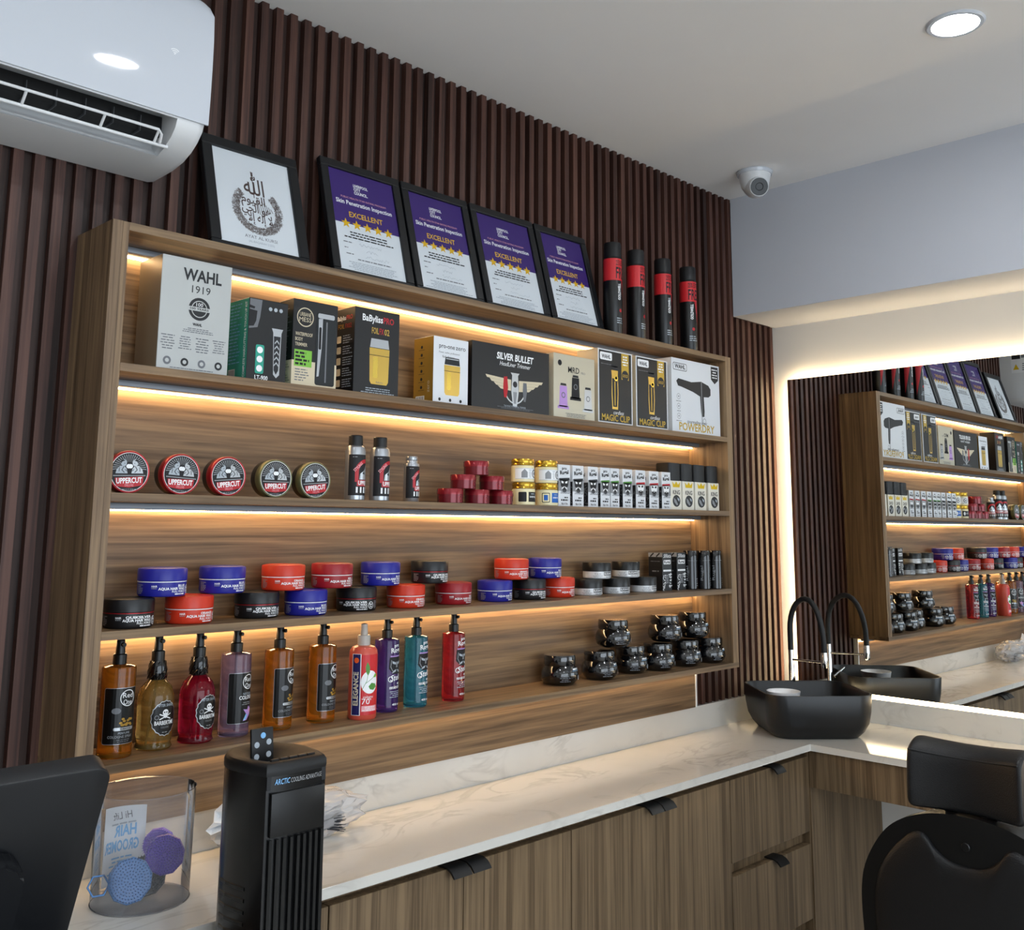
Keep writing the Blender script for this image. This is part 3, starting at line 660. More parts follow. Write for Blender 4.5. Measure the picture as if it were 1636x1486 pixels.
# ------------------------------------------------------------------ certificates and picture on top of the unit
def frame_thing(name, label, cat, xl, xr, h, border, group=None):
    w_ = xr-xl; yb, yt = .074, YS-.0145; tilt = math.asin(min(.9, (yt-yb)/h))
    t = thing(name, label, cat, ((xl+xr)/2, yb, ZT+.0022), group=group); t.rotation_euler = (-tilt, 0, 0)
    bm = BM()
    for a, b, c, d_ in ((-w_/2, w_/2, 0, border), (-w_/2, w_/2, h-border, h), (-w_/2, -w_/2+border, border, h-border), (w_/2-border, w_/2, border, h-border)):
        box(bm, a, b, -.012, .006, c, d_)
    bmesh.ops.bevel(bm, geom=[e for e in bm.edges], offset=.0018, segments=1, affect='EDGES')
    from_bm('frame', bm, 'black_frame', t)
    box_obj('sheet', (-w_/2+border-.001, w_/2-border+.001, -.0045, -.002, border-.001, h-border+.001), 'paper', t)
    box_obj('backing_board', (-w_/2+border-.002, w_/2-border+.002, -.0019, .004, border-.002, h-border+.002), 'black_matte', t)
    return t, w_-2*border, h-2*border
def glass(t, w_, h, b): 
    bm = BM(); v = [bm.verts.new(p) for p in ((-w_/2, -.0075, b), (w_/2, -.0075, b), (w_/2, -.0075, b+h), (-w_/2, -.0075, b+h))]; bm.faces.new(v); return from_bm('glass_pane', bm, 'frame_glass', t)
b = .025
t, w_, h = frame_thing('picture_frame', 'black framed Arabic calligraphy print of a round ornament leaning above the shelf', 'picture', .257, .523, .318, .027)
P = Print(); cx, cz, ro = .004, .137, .066
rnd = random.Random(2)
for i in range(2100):
    a = rnd.uniform(R(-228), R(48)); q = rnd.uniform(.049, .069); l = rnd.uniform(.0012, .0036); th = rnd.uniform(0, 3.14)
    x, y = cx+q*math.cos(a), cz+q*math.sin(a); P.stroke([(x-l*math.cos(th), y-l*math.sin(th)), (x+l*math.cos(th), y+l*math.sin(th))], .0007, 'calligraphy_soft' if rnd.random() < .6 else 'calligraphy')
P.text('\ufdf2', cx-.004, cz+.043, .044, 'calligraphy', width=.056, bold=.01)
P.stroke([(cx-.006, cz+.034), (cx-.005, cz+.07), (cx-.008, cz+.108)], .0022, 'calligraphy')
ar = ['\ufefb \ufe87\ufedf\ufeea \ufe87\ufefb', '\ufeeb\ufeee \ufe8d\ufedf\ufea4\ufef2', '\ufe8d\ufedf\ufed8\ufef4\ufeee\ufee1']
for s_, x, y, sz, wd in ((ar[2], cx-.010, cz+.016, .023, .066), (ar[1], cx-.004, cz-.008, .023, .080), (ar[0], cx+.004, cz-.034, .024, .068)): P.text(s_[::-1], x, y, sz, 'calligraphy', width=wd, bold=.012)
for i in range(7): P.stroke([(cx+.006+i*.006, cz-.01+.002*i), (cx+.001+i*.006, cz+.036-.004*i)], .0016, 'calligraphy')
P.text('AYAT AL KURSI', cx, .054, .0085, 'ink_soft', width=.088).text('(AL-BAQARAH 2:255)', cx, .042, .0058, 'ink_pale', width=.07)
P.build('calligraphy_print', t, on_front(-.0045)); glass(t, w_, h, .027)
for i, (xl, xr, lab) in enumerate(((.594, .858, 'first of four purple star-rating certificates in black frames, beside the calligraphy'), (.866, 1.119, 'second purple star-rating certificate from the left in a black frame'), (1.130, 1.403, 'third purple star-rating certificate from the left in a black frame'), (1.412, 1.660, 'rightmost purple star-rating certificate in a black frame, beside the spray cans'))):
    t, w_, h = frame_thing('certificate_frame', lab, 'certificate', xl, xr, .352, .024, 'framed purple certificates on the shelf top')
    k = w_/.21; b0 = .024; T_ = b0+h
    P = Print().rect(-w_/2, b0+h*.468, w_/2, T_, 'purple').up()
    P.text('LIVERPOOL', -.028*k, T_-.042, .0085, 'white_print', 'l', width=.047*k, bold=.03).text('CITY', -.028*k, T_-.053, .0085, 'white_print', 'l', width=.022*k, bold=.03).text('COUNCIL.', -.028*k, T_-.064, .0085, 'white_print', 'l', width=.044*k, bold=.03)
    P.text('PUBLIC HEALTH STAR RATING PROGRAM', 0, T_-.083, .0056, 'pink_print', width=.145*k)
    P.text('Skin Penetration Inspection', 0, T_-.102, .0125, 'white_print', width=.180*k, bold=.02)
    P.text('EXCELLENT', 0, T_-.139, .0155, 'star_gold', width=.108*k, bold=.015)
    P.up()
    for j in range(5): P.star((-.068+j*.034)*k, b0+h*.468, .0150*k, 'star_gold')
    P.lines(-.085*k, b0+.098, .085*k, b0+.122, 3, 'ink', .45, seed=4)
    P.lines(-.085*k, b0+.083, -.055*k, b0+.089, 1, 'ink_soft', seed=6).lines(-.085*k, b0+.066, -.07*k, b0+.072, 1, 'ink_soft', seed=7).lines(-.085*k, b0+.049, -.05*k, b0+.055, 1, 'ink_soft', seed=8)
    rnd = random.Random(40+i)
    for yy, x0, x1 in ((.084, -.035, .04), (.067, -.015, .025), (.050, -.02, .06)):   # handwriting
        pts = []; n = int((x1-x0)/.0035)
        for q in range(n): pts.append(((x0+(x1-x0)*q/n)*k, b0+yy+rnd.uniform(-.003, .006)))
        P.stroke(pts, .0007, 'ink_pale')
    P.lines(-.06*k, b0+.036, .075*k, b0+.043, 1, 'ink_soft', seed=9).lines(-.09*k, b0+.006, .09*k, b0+.031, 5, 'ink_pale', .4, seed=10+i)
    P.build('certificate_print', t, on_front(-.0045)); glass(t, w_, h, .024)

# ------------------------------------------------------------------ four spray cans
def hair_spray(label, x, rz, src=None):
    if src: return copy_thing(src, label, (x, .062, ZT), rz, 'black and red hair spray cans on top')
    t = thing('hair_spray_can', label, 'spray can', (x, .062, ZT), rz, 'black and red hair spray cans on top'); r = .0305
    lathe_obj('can', [(0, 0), (.029, 0), (r, .003), (r, .262), (.0285, .267), (0, .267)], 'black_plastic', t, seg=40)
    lathe_obj('cap', [(.0, .266), (.0292, .266), (.0292, .312), (.0275, .3165), (0, .3165)], 'black_matte', t, seg=40)
    P = Print().rect(-.098, .186, .098, .260, 'bright_red').up()
    P.text('25% EXTRA', -.006, .237, .017, 'ink', 'l', width=.052, bold=.015).text('FREE', -.006, .193, .037, 'ink', 'l', width=.050, bold=.02)
    P.text('GOLDWELL', .012, .120, .0105, 'white_print', 'l', width=.056, bold=.03, rot=90)
    P.poly([(.018, .186), (.05, .186), (.05, .04)], 'red_print').lines(-.004, .04, .03, .062, 3, 'ink_pale', al='l', seed=3).disc(.012, .085, .006, 'red_print', 12)
    P.build('can_print', t, on_cyl(r), step=.006); return t
C_ = hair_spray('black hair spray can with red band, leftmost, beside the certificates', 1.6965, -18)
hair_spray('second black and red hair spray can from the certificates', 1.822, -12, C_)
hair_spray('third black and red hair spray can from the certificates', 1.975, -20, C_)
hair_spray('rightmost black hair spray can with red band on the shelf top', 2.128, -42, C_)

# ------------------------------------------------------------------ boxed clippers and dryers (top compartment)
def carton(label, xl, xr, z, h, d, m, rz=0, yf=.028, cat='box', name='product_box', group='product boxes on the top shelf', side=None):
    t = thing(name, label, cat, ((xl+xr)/2, yf+d/2, z), rz, group)
    w_ = xr-xl; bm = BM(); v, fs = box(bm, -w_/2, w_/2, -d/2, d/2, 0, h)
    if side: fs[5].material_index = 1; fs[3].material_index = 1
    bmesh.ops.bevel(bm, geom=bm.edges[:], offset=.0008, segments=1, affect='EDGES')
    from_bm('carton', bm, [m]+([side] if side else []), t); return t, w_, d
mat('box_silver', 'b4b7b6', .35, metal=.25); mat('box_taupe', '8b7f6c', .4, metal=.2); mat('box_dark', '151618', .42); mat('box_white', 'dde1e6', .4); mat('box_gold', 'a98436', .35, metal=.35); mat('box_beige', 'cfc3a8', .4); mat('box_champagne', 'c3bda9', .35, metal=.2); mat('box_cream', 'e6e3d6', .5); mat('win_dark', '1a1d1c', .12, coat=.5)

t, w_, d = carton('large silver carton with black lettering and round seal at the left end', .124, .290, Z1, .252, .108, 'box_silver', side='box_taupe')
P = Print().text('WAHL', .012, .205, .025, 'dark_print', width=.092, bold=.03).text('1919', .010, .178, .0165, 'dark_print', width=.044)
P.ring(.008, .143, .019, .0255, 'dark_print').up().disc(.008, .143, .017, 'dark_print').up().rect(-.018, .1385, .034, .1475, 'box_silver').up().text('100 YEARS', .008, .141, .0045, 'dark_print', width=.044, bold=.02).text('100', .008, .149, .008, 'white_print', width=.016).text('WAHL', .005, .105, .006, 'dark_print', width=.022, bold=.03)
P.lines(-.03, .088, .045, .100, 3, 'ink_soft', .4, seed=1)
for i in range(4): P.lines(-.077+i*.04, .045+.004*(i%2), -.045+i*.04, .080, 6, 'ink_soft', .35, seed=20+i); P.disc(-.06+i*.04, .022, .009, 'dark_print' if i % 2 else 'ink_soft', 16)
for i in range(4): P.up().disc(-.06+i*.04, .022, .0045, 'box_silver', 12); P.layer -= 1
P.lines(-.075, .006, .07, .010, 1, 'ink_soft', seed=3); P.build('carton_print', t, on_front(-d/2))

t, w_, d = carton('teal and black haircutting kit carton beside the silver carton', .337, .440, Z1, .192, .088, 'box_dark', rz=0, side='teal')
P = Print(); P.poly([(-.05, .19), (-.018, .19), (-.022, .15), (-.028, .125), (-.05, .12)], 'skin_print').up().poly([(-.05, .165), (-.03, .163), (-.032, .14), (-.038, .127), (-.05, .125)], 'ink').poly([(-.05, .175), (-.036, .172), (-.038, .167), (-.05, .168)], 'ink')
P.poly([(.010, .128), (.040, .128), (.036, .118), (.034, .020), (.026, .012), (.018, .020), (.014, .118)], 'silver_print').up().poly([(.016, .11), (.034, .11), (.031, .03), (.025, .02), (.019, .03)], 'dark_print').up()
for i in range(5): P.poly([(.019, .095-i*.013), (.025, .102-i*.013), (.031, .095-i*.013), (.031, .091-i*.013), (.025, .098-i*.013), (.019, .091-i*.013)], 'silver_print')
P.rr(-.030, .018, -.008, .085, .004, 'teal').up()
for i in range(3): P.disc(-.019, .073-i*.0215, .0078, 'white_print', 14); P.disc(.004+i*.014, .172, .0048, 'ink_pale', 10)
P.text('LT-900', -.030, .004, .010, 'white_print', 'l', width=.034, bold=.02); P.build('carton_print', t, on_front(-d/2))
P = Print().rect(.022, .0, .0435, .191, 'teal').up().text('COMPLETE HAIRCUTTING & TOUCH UP KIT', .036, .008, .0082, 'white_print', 'l', width=.176, bold=.02, rot=90).lines(-.038, .04, .014, .185, 18, 'skyblue_print', .3, al='l', seed=2).rect(-.036, .008, -.006, .030, 'white_print').up()
for i in range(9): P.rect(-.034+i*.003, .012, -.0328+i*.003, .028, 'ink')
P.build('side_print', t, on_left(-w_/2))

t, w_, d = carton('black and beige body trimmer carton with a clear window', .455, .582, Z1, .210, .060, 'box_dark', side='box_dark')
P = Print().rect(-w_/2, 0, w_/2, .062, 'box_beige').up().ring(-.030, .168, .021, .0235, 'box_beige').text('URBANE', -.030, .170, .0095, 'box_beige', width=.032).text('MESS', -.030, .157, .0105, 'box_beige', width=.034)
for i, s_ in enumerate(('WATERPROOF', 'BODY', 'TRIMMER')): P.text(s_, -.056, .122-i*.0125, .0082, 'box_beige', 'l', width=(.048, .021, .034)[i], bold=.01)
P.rect(-.057, .048, -.008, .088, 'green_print').up().lines(-.054, .05, -.012, .085, 4, 'ink', .6, al='l', seed=4).lines(-.054, .012, -.014, .044, 5, 'ink_soft', .4, al='l', seed=5)
P.rr(.002, .008, .058, .186, .006, 'win_dark').up().poly([(.008, .170), (.020, .172), (.019, .10), (.013, .03), (.007, .028), (.009, .10)], 'silver_print').rr(.006, .172, .054, .184, .004, 'silver_print').rect(.030, .016, .034, .165, 'skin_print').up().rr(.010, .095, .017, .150, .003, 'ink')
P.build('carton_print', t, on_front(-d/2)); P = Print().rect(-d/2, 0, d/2, .062, 'box_beige').lines(-d/2+.006, .07, d/2-.006, .19, 18, 'ink_soft', .3, al='l', seed=9).lines(-d/2+.006, .01, d/2-.006, .055, 7, 'ink_soft', .3, al='l', seed=10); P.build('side_print', t, on_left(-w_/2))

t, w_, d = carton('black foil shaver carton picturing a gold shaver', .634, .776, Z1, .220, .080, 'box_dark')
def foil_shaver(P, u, v, s, head='ink', sy=1.):
    n0 = len(P.v)
    P.poly([(u-.026*s, v+.070*s), (u+.026*s, v+.070*s), (u+.024*s, v-.042*s), (u+.020*s, v-.052*s), (u-.020*s, v-.052*s), (u-.024*s, v-.042*s)], 'gold_metal')
    P.poly([(u-.025*s, v+.072*s), (u+.025*s, v+.072*s), (u+.022*s, v+.102*s), (u-.022*s, v+.102*s)], head).up().rect(u-.02*s, v+.094*s, u+.02*s, v+.098*s, 'silver_print').rect(u-.026*s, v+.045*s, u+.026*s, v+.047*s, 'ink').rect(u-.016*s, v-.03*s, u-.004*s, v+.04*s, 'gold_bright')
    P.v[n0:] = [(a, v+(b-v)*sy, c) for a, b, c in P.v[n0:]]
P = Print(); P.text('BaByliss', -.048, .188, .0165, 'white_print', 'l', width=.064, bold=.02).text('PRO', .018, .188, .0155, 'red_print', 'l', width=.034, bold=.02).text('FOIL', -.018, .158, .0155, 'gold_metal', 'l', width=.022, bold=.015).text('FX', .006, .158, .0155, 'red_print', 'l', width=.014, bold=.015).text('02', .022, .158, .0155, 'gold_metal', 'l', width=.016, bold=.015)
foil_shaver(P, .008, .068, 1.22, 'silver_print', .62); P.lines(-.05, .004, .06, .020, 3, 'ink_pale', .4, seed=3); P.text('BaByliss', .010, .032, .0045, 'ink_soft', width=.022); P.build('carton_print', t, on_front(-d/2))
P = Print().text('BaByliss', -.034, .190, .011, 'white_print', 'l', width=.036, bold=.02).text('PRO', .004, .190, .011, 'red_print', 'l', width=.026, bold=.02).text('FOIL', -.03, .168, .012, 'gold_metal', 'l', width=.026).text('FX02', .0, .168, .012, 'red_print', 'l', width=.026)
for i in range(5): P.rr(-.034, .020+i*.028, -.016, .038+i*.028, .003, 'box_beige'); P.lines(-.008, .016+i*.028, .034, .040+i*.028, 4, 'ink_pale', .32, al='l', seed=i)
P.build('side_print', t, on_left(-w_/2))

t, w_, d = carton('small white shaver carton with gold sides', .894, 1.020, Z1, .182, .082, 'box_white', side='box_gold')
P = Print().text('pro-one', -.044, .152, .0125, 'ink', 'l', width=.056, bold=.005).text('zero', .016, .152, .0125, 'ink', 'l', width=.036).text('Power, turbo, professional', -.044, .138, .0055, 'ink_soft', 'l', width=.074).text('foil shaver', -.010, .126, .0065, 'ink', width=.044); foil_shaver(P, .004, .060, 1.12, 'dark_print', .60)
for i in range(3): P.disc(-.04+i*.038, .012, .0045, 'ink', 10)
P.build('carton_print', t, on_front(-d/2)); P = Print().text('zero', .026, .03, .012, 'box_beige', 'l', rot=90)
for i in range(6): P.disc(-.008, .155-i*.022, .0045, 'dark_print', 10); P.rect(-.02, .1465-i*.022, .004, .1475-i*.022, 'dark_print')
P.rect(-.03, .004, .006, .022, 'white_print').up()
for i in range(9): P.rect(-.027+i*.0034, .006, -.0256+i*.0034, .02, 'ink')
P.build('side_print', t, on_left(-w_/2))

t, w_, d = carton('wide black trimmer carton with a winged silver emblem', 1.036, 1.352, Z1, .190, .060, 'box_dark', yf=.030)
P = Print().text('SILVER BULLET', .012, .150, .0185, 'white_print', width=.150, bold=.03, shear=.12).text('HeadLiner Trimmer', .012, .132, .0125, 'white_print', width=.125, shear=.25)
for sx in (-1, 1):
    for i in range(4): P.poly([(.012+sx*.016, .094-i*.008), (.012+sx*(.118-i*.016), .100-i*.009), (.012+sx*(.112-i*.018), .092-i*.009), (.012+sx*.016, .086-i*.008)], 'box_beige')
P.up().ring(.012, .068, .039, .043, 'silver_print', 200, 340).up().poly([(-.006, .115), (.030, .115), (.024, .108), (.027, .060), (.020, .018), (.004, .018), (-.003, .060), (0, .108)], 'silver_print').poly([(-.034, .100), (-.020, .102), (-.016, .07), (-.022, .04), (-.032, .042), (-.036, .07)], 'red_print').poly([(.046, .09), (.060, .09), (.062, .065), (.056, .035), (.048, .035), (.044, .065)], 'skin_print').up().disc(.012, .082, .009, 'dark_print').poly([(.004, .06), (.020, .06), (.017, .026), (.007, .026)], 'grey_print')
P.lines(-.06, .008, .09, .015, 2, 'ink_soft', .4, seed=2).text('THE MOST POWERFUL TRIMMER', .012, .018-.0035, .005, 'ink_pale', width=.09); P.build('carton_print', t, on_front(-d/2))

t, w_, d = carton('champagne carton showing three small shavers in pink, black and silver', 1.370, 1.560, Z1, .198, .070, 'box_champagne', side='box_beige')
P = Print().disc(-.068, .170, .009, 'ink').text('MRD', -.030, .144, .018, 'ink', 'l', width=.052, bold=.008).text('PRO', .030, .144, .007, 'ink_soft', 'l', width=.020)
P.build('carton_print', t, on_front(-d/2)); P = Print()
def mini(P, u, v, m_): P.poly([(u-.019, v), (u+.019, v), (u+.016, v+.064), (u-.016, v+.064)], m_).poly([(u-.026, v-.006), (u+.026, v-.006), (u+.024, v+.004), (u-.024, v+.004)], m_).poly([(u-.014, v+.065), (u+.014, v+.065), (u+.012, v+.072), (u-.012, v+.072)], 'dark_print').up().disc(u, v+.036, .009, 'ink_soft').up().disc(u, v+.036, .006, m_)
mini(P, -.052, .036, 'lilac_print'); mini(P, .004, .066, 'ink'); mini(P, .062, .034, 'silver_print'); P.lines(-.06, .006, .07, .020, 3, 'ink_soft', .4, seed=7); P.build('shaver_picture', t, on_front(-d/2)); P = Print().rr(-.026, .135, .0, .165, .003, 'pink_print').rr(-.026, .07, .0, .10, .003, 'ink'); P.build('side_print', t, on_left(-w_/2))

def magic(label, xl, xr, deep):
    t, w_, d = carton(label, xl, xr, Z1, .240, deep, 'box_white', side='box_beige')
    P = Print().rect(-w_/2+.004, .008, w_/2-.006, .236, 'box_dark').up().rr(-.078, .205, -.018, .230, .005, 'white_print').up().text('WAHL', -.048, .2105, .0125, 'ink', width=.044, bold=.03).lines(-.074, .190, -.02, .195, 1, 'ink_soft', seed=2)
    P.layer = 1; P.rect(.030, .150, .068, .236, 'gold_print').up().lines(.033, .195, .065, .23, 4, 'white_print', .5, seed=4).disc(.049, .163, .018, 'dark_print').up().text('GOLD', .049, .159, .009, 'gold_print', width=.028, bold=.02)
    P.layer = 1; P.poly([(-.022, .176), (.012, .176), (.011, .160), (.013, .10), (.010, .050), (-.018, .050), (-.021, .10), (-.020, .160)], 'gold_metal').up().poly([(-.018, .150), (.008, .150), (.009, .10), (.006, .058), (-.014, .058), (-.017, .10)], 'dark_print').up().rect(-.007, .062, -.002, .140, 'gold_print').disc(.002, .152, .010, 'gold_bright').disc(.002, .152, .005, 'dark_print').rect(-.021, .176, .011, .190, 'dark_print').rect(-.021, .187, .011, .190, 'silver_print')
    P.text('cordless', .012, .034, .012, 'white_print', width=.052, shear=.3).text('MAGIC CLIP', .0, .012, .020, 'gold_print', width=.142, bold=.015)
    P.build('carton_print', t, on_front(-d/2)); return t
magic('black and gold hair clipper carton beside the champagne carton', 1.578, 1.752, .088)
magic('black and gold hair clipper carton next to the white dryer carton', 1.772, 1.946, .060)
t, w_, d = carton('large white hair dryer carton at the right end of the top shelf', 1.960, 2.252, Z1, .258, .090, 'box_white', yf=.020)
P = Print(); P.rr(-.138, .216, -.056, .242, .006, 'dark_print').up().rr(-.136, .218, -.058, .240, .005, 'box_white').up().text('WAHL', -.097, .223, .014, 'ink', width=.062, bold=.03); P.layer = 0
P.poly([(.093, .252), (.138, .252), (.138, .205), (.1155, .190), (.093, .205)], 'dark_print').up().lines(.097, .208, .134, .246, 4, 'white_print', .4, seed=2); P.layer = 0
P.poly([(-.120, .178), (-.108, .188), (-.03, .182), (.03, .190), (.075, .180), (.088, .168), (.088, .146), (.075, .138), (.045, .136), (.048, .085), (.046, .066), (.030, .064), (.026, .085), (.022, .136), (-.02, .148), (-.09, .160), (-.110, .162)], 'dark_print').up().rect(.030, .04, .0335, .188, 'grey_print').ring(.046, .05, .008, .010, 'grey_print')
for i in range(3): P.ring(-.108, .125-i*.034, .009, .0105, 'grey_print', n=14).disc(-.108, .125-i*.034, .003, 'ink_soft', 8).lines(-.124, .106-i*.034, -.092, .111-i*.034, 1, 'ink_soft', seed=i)
P.text('tourmaline ionic', .0, .036, .012, 'ink', width=.12, shear=.3).text('POWERDRY', .0, .010, .026, 'gold_print', width=.215, bold=.02); P.build('carton_print', t, on_front(-d/2))

def PX(px, py, Y):   # photo pixel -> X on the plane at depth Y (things stand on known shelves)
    v = _f + _r2*((px-818)/FPX) - _u2*((py-PPY)/FPX); c = Vector((-0.8199, -1.9718 , 1.6126))   # where the photograph was taken
    return c.x + v.x*(Y-c.y)/v.y

# ------------------------------------------------------------------ second compartment: pomade tins standing on edge
mat('tin_red', '9c1f26', .3, metal=.4); mat('tin_dark', '1d1c1e', .35, metal=.3); mat('tin_olive', '6a6a4a', .35, metal=.4); mat('tin_silver', 'a9adb2', .3, metal=.8)
def uppercut_face(P, u, v, s, banner='red_print', roundel=True):
    if roundel: P.disc(u, v, .0395*s, 'white_print', 36).up().disc(u, v, .0385*s, 'ink', 36).up()
    for i in range(22):
        a = R(8+164*i/21); P.poly([(u+.014*s*math.cos(a-.012), v+.006*s+.014*s*math.sin(a-.012)), (u+.036*s*math.cos(a-.028), v+.036*s*math.sin(a-.028)), (u+.036*s*math.cos(a+.028), v+.036*s*math.sin(a+.028)), (u+.014*s*math.cos(a+.012), v+.006*s+.014*s*math.sin(a+.012))], 'grey_print')
    P.up()   # two sparring figures, as pale shapes
    for sx, m_ in ((-1, 'ink_pale'), (1, 'silver_print')):
        X = lambda q: u+sx*q*s
        P.poly([(X(.004), v-.003*s), (X(.006), v+.006*s), (X(.011), v+.012*s), (X(.020), v+.012*s), (X(.027), v+.005*s), (X(.029), v-.003*s)], m_).disc(X(.012), v+.0185*s, .0062*s, m_, 14, .0072*s).disc(X(.002), v+.0115*s, .0052*s, 'white_print', 12, .0045*s)
        P.up().stroke([(X(.012), v+.011*s), (X(.016), v+.004*s), (X(.011), v-.001*s)], .0014*s, 'ink').stroke([(X(.021), v+.009*s), (X(.022), v+.001*s)], .0012*s, 'ink').poly([(X(.009), v+.023*s), (X(.015), v+.0255*s), (X(.0185), v+.021*s), (X(.0175), v+.017*s), (X(.0155), v+.021*s)], 'ink').disc(X(.0105), v+.0175*s, .0009*s, 'ink', 8).stroke([(X(.006), v+.002*s), (X(.009), v+.005*s)], .0012*s, 'ink')
    P.rect(u-.034*s, v-.0085*s, u+.034*s, v-.0065*s, 'grey_print')
    P.poly([(u-.030*s, v-.012*s), (u+.030*s, v-.009*s), (u+.028*s, v-.027*s), (u, v-.032*s), (u-.027*s, v-.029*s)], banner).up().text('UPPERCUT', u, v-.0225*s, .0105*s, 'white_print', width=.054*s, bold=.03, rot=2).text('DELUXE', u, v-.029*s, .0045*s, 'pink_print', width=.018*s).lines(u-.018*s, v-.037*s, u+.018*s, v-.0335*s, 1, 'grey_print', seed=2)
def tin(label, cx_px, cz_px, rim, roll, sidetext=False):
    x = PX(cx_px, cz_px, .020); rr_ = .0435
    t = thing('pomade_tin', label, 'tin', (x, .040, Z2), 0, 'round pomade tins standing on edge')
    M = Matrix.Translation((0, .018, rr_)) @ Matrix.Rotation(R(90), 4, 'X')
    lathe_obj('base', [(0, -.002), (.0415, -.002), (.0422, 0), (.0422, .022), (0, .022)], 'tin_dark', t, seg=48, M=M)
    lathe_obj('lid', [(0, .0185), (.0432, .0185), (rr_, .0195), (rr_, .0365), (.0425, .038), (.0408, .0375), (0, .0375)], rim, t, seg=48, M=M)
    P = Print(); uppercut_face(P, 0, 0, 1.0); c_, s_ = math.cos(R(roll)), math.sin(R(roll))
    P.build('lid_print', t, lambda u, v, h: (u*c_-v*s_, -.0195-h, rr_+u*s_+v*c_)); return t
tin('red-rimmed pomade tin partly hidden by the left side panel', 207, 752, 'tin_red', 2)
tin('second pomade tin from the left with a bright red rim', 290, 757, 'tin_red', -3)
tin('third pomade tin from the left, red rim, text tilted upward', 365, 761, 'tin_red', 5)
tin('fourth pomade tin from the left with an olive rim', 441, 764, 'tin_olive', 0)
tin('rightmost pomade tin with a dark olive rim beside the spray bottles', 504, 767, 'tin_olive', 5)

def upper_can(name, label, px, h, r, prof, cap, z0, z1):
    x = PX(px, 790, .05); t = thing(name, label, 'bottle', (x, .05, Z2), 0, 'aluminium styling bottles'); lathe_obj('bottle', prof, 'tin_silver', t, seg=40)
    lathe_obj('cap', cap[0], cap[1], t, seg=36)
    k = (z1-z0)/.098; P = Print().rect(-.02*k-.012, z0, .05, z1, 'ink').up()
    cx = .016; P.ring(cx, z0+.056*k, .022*k, .031*k, 'red_print', 0, 180).rect(cx-.031*k, z0+.032*k, cx-.022*k, z0+.056*k, 'red_print').rect(cx+.022*k, z0+.032*k, cx+.031*k, z0+.056*k, 'red_print').up()
    P.text('STYLING', cx-.021*k, z0+.066*k, .0065*k, 'pink_print', width=.028*k, rot=44, bold=.02)
    P.poly([(cx-.020*k, z0+.038*k), (cx-.018*k, z0+.052*k), (cx-.006*k, z0+.060*k), (cx+.004*k, z0+.074*k), (cx+.012*k, z0+.060*k), (cx+.022*k, z0+.052*k), (cx+.022*k, z0+.038*k)], 'silver_print').up().poly([(cx-.012*k, z0+.052*k), (cx-.006*k, z0+.058*k), (cx-.003*k, z0+.050*k)], 'ink').poly([(cx+.006*k, z0+.050*k), (cx+.010*k, z0+.058*k), (cx+.015*k, z0+.05*k)], 'ink').rect(cx-.026*k, z0+.022*k, cx+.03*k, z0+.037*k, 'red_print').up().text('UPPERCUT', cx+.002*k, z0+.025*k, .0098*k, 'white_print', width=.05*k, bold=.03)
    for i in range(6): P.rect(cx-.028*k+i*.010*k, z0+.006*k, cx-.0235*k+i*.010*k, z0+.020*k, 'white_print')
    P.lines(-.024*k, z1-.008, -.008*k, z1-.004, 1, 'grey_print', seed=4)
    P.build('bottle_print', t, on_cyl(r), step=.005); return t
mat('alu_bottle', 'c4c6c9', .22, metal=.95)
pr = [(0, 0), (.0235, 0), (.025, .002), (.025, .122), (.0225, .131), (.0175, .135), (0, .135)]; cp = ([(0, .1345), (.0175, .1345), (.0175, .1585), (.0160, .1605), (0, .1605)], 'black_matte')
upper_can('spray_bottle', 'aluminium styling bottle with black cap, left of the pair', 566, .16, .025, pr, cp, .012, .112)
upper_can('spray_bottle', 'aluminium styling bottle with black cap, right of the pair', 605.5, .16, .025, pr, cp, .012, .112)
upper_can('powder_bottle', 'short aluminium bottle with silver screw cap beside the tall pair', 656.5, .117, .0205, [(0, 0), (.0192, 0), (.0205, .002), (.0205, .0955), (.0195, .099), (.014, .100), (0, .100)], ([(0, .0995), (.0155, .0995), (.0155, .106), (.0148, .107), (.0155, .108), (.0155, .1165), (.0145, .118), (0, .118)], 'tin_silver'), .010, .092)

# small dark red jars in a pyramid
mat('jar_red', '6e1420', .25, metal=.35, coat=.3); mat('jar_red_lid', '8c1a26', .22, metal=.35, coat=.3)
def red_jar(label, px, py, lvl, src=None):
    loc = (PX(px, py, .05), .05, Z2+lvl*.0392)
    if src: return copy_thing(src, label, loc, random.uniform(-25, 25))
    t = thing('red_jar', label, 'jar', loc, 0, 'small red jars in a pyramid')
    lathe_obj('jar', [(0, 0), (.033, 0), (.0348, .0015), (.0348, .024), (0, .024)], 'jar_red', t, seg=40); lathe_obj('lid', [(0, .0235), (.0358, .0235), (.0358, .0365), (.0345, .0388), (0, .0390)], 'jar_red_lid', t, seg=40)
    P = Print(); P.ring(.008, .012, .008, .009, 'tin_red'); P.text('R', .008, .009, .007, 'tin_red'); P.build('jar_print', t, on_cyl(.0348), step=.005); return t
J = red_jar('small dark red jar, bottom row, left, beside the short bottle', 719, 792, 0)
red_jar('small dark red jar, bottom row, middle of the pyramid', 762, 792, 0, J); red_jar('small dark red jar, bottom row, right, beside the gold-lidded jars', 800, 794, 0, J)
red_jar('small dark red jar, left one of the middle row', 740, 769, 1, J); red_jar('small dark red jar, right one of the middle row', 785.5, 770, 1, J); red_jar('small dark red jar on top of the pyramid', 761, 747, 2, J)

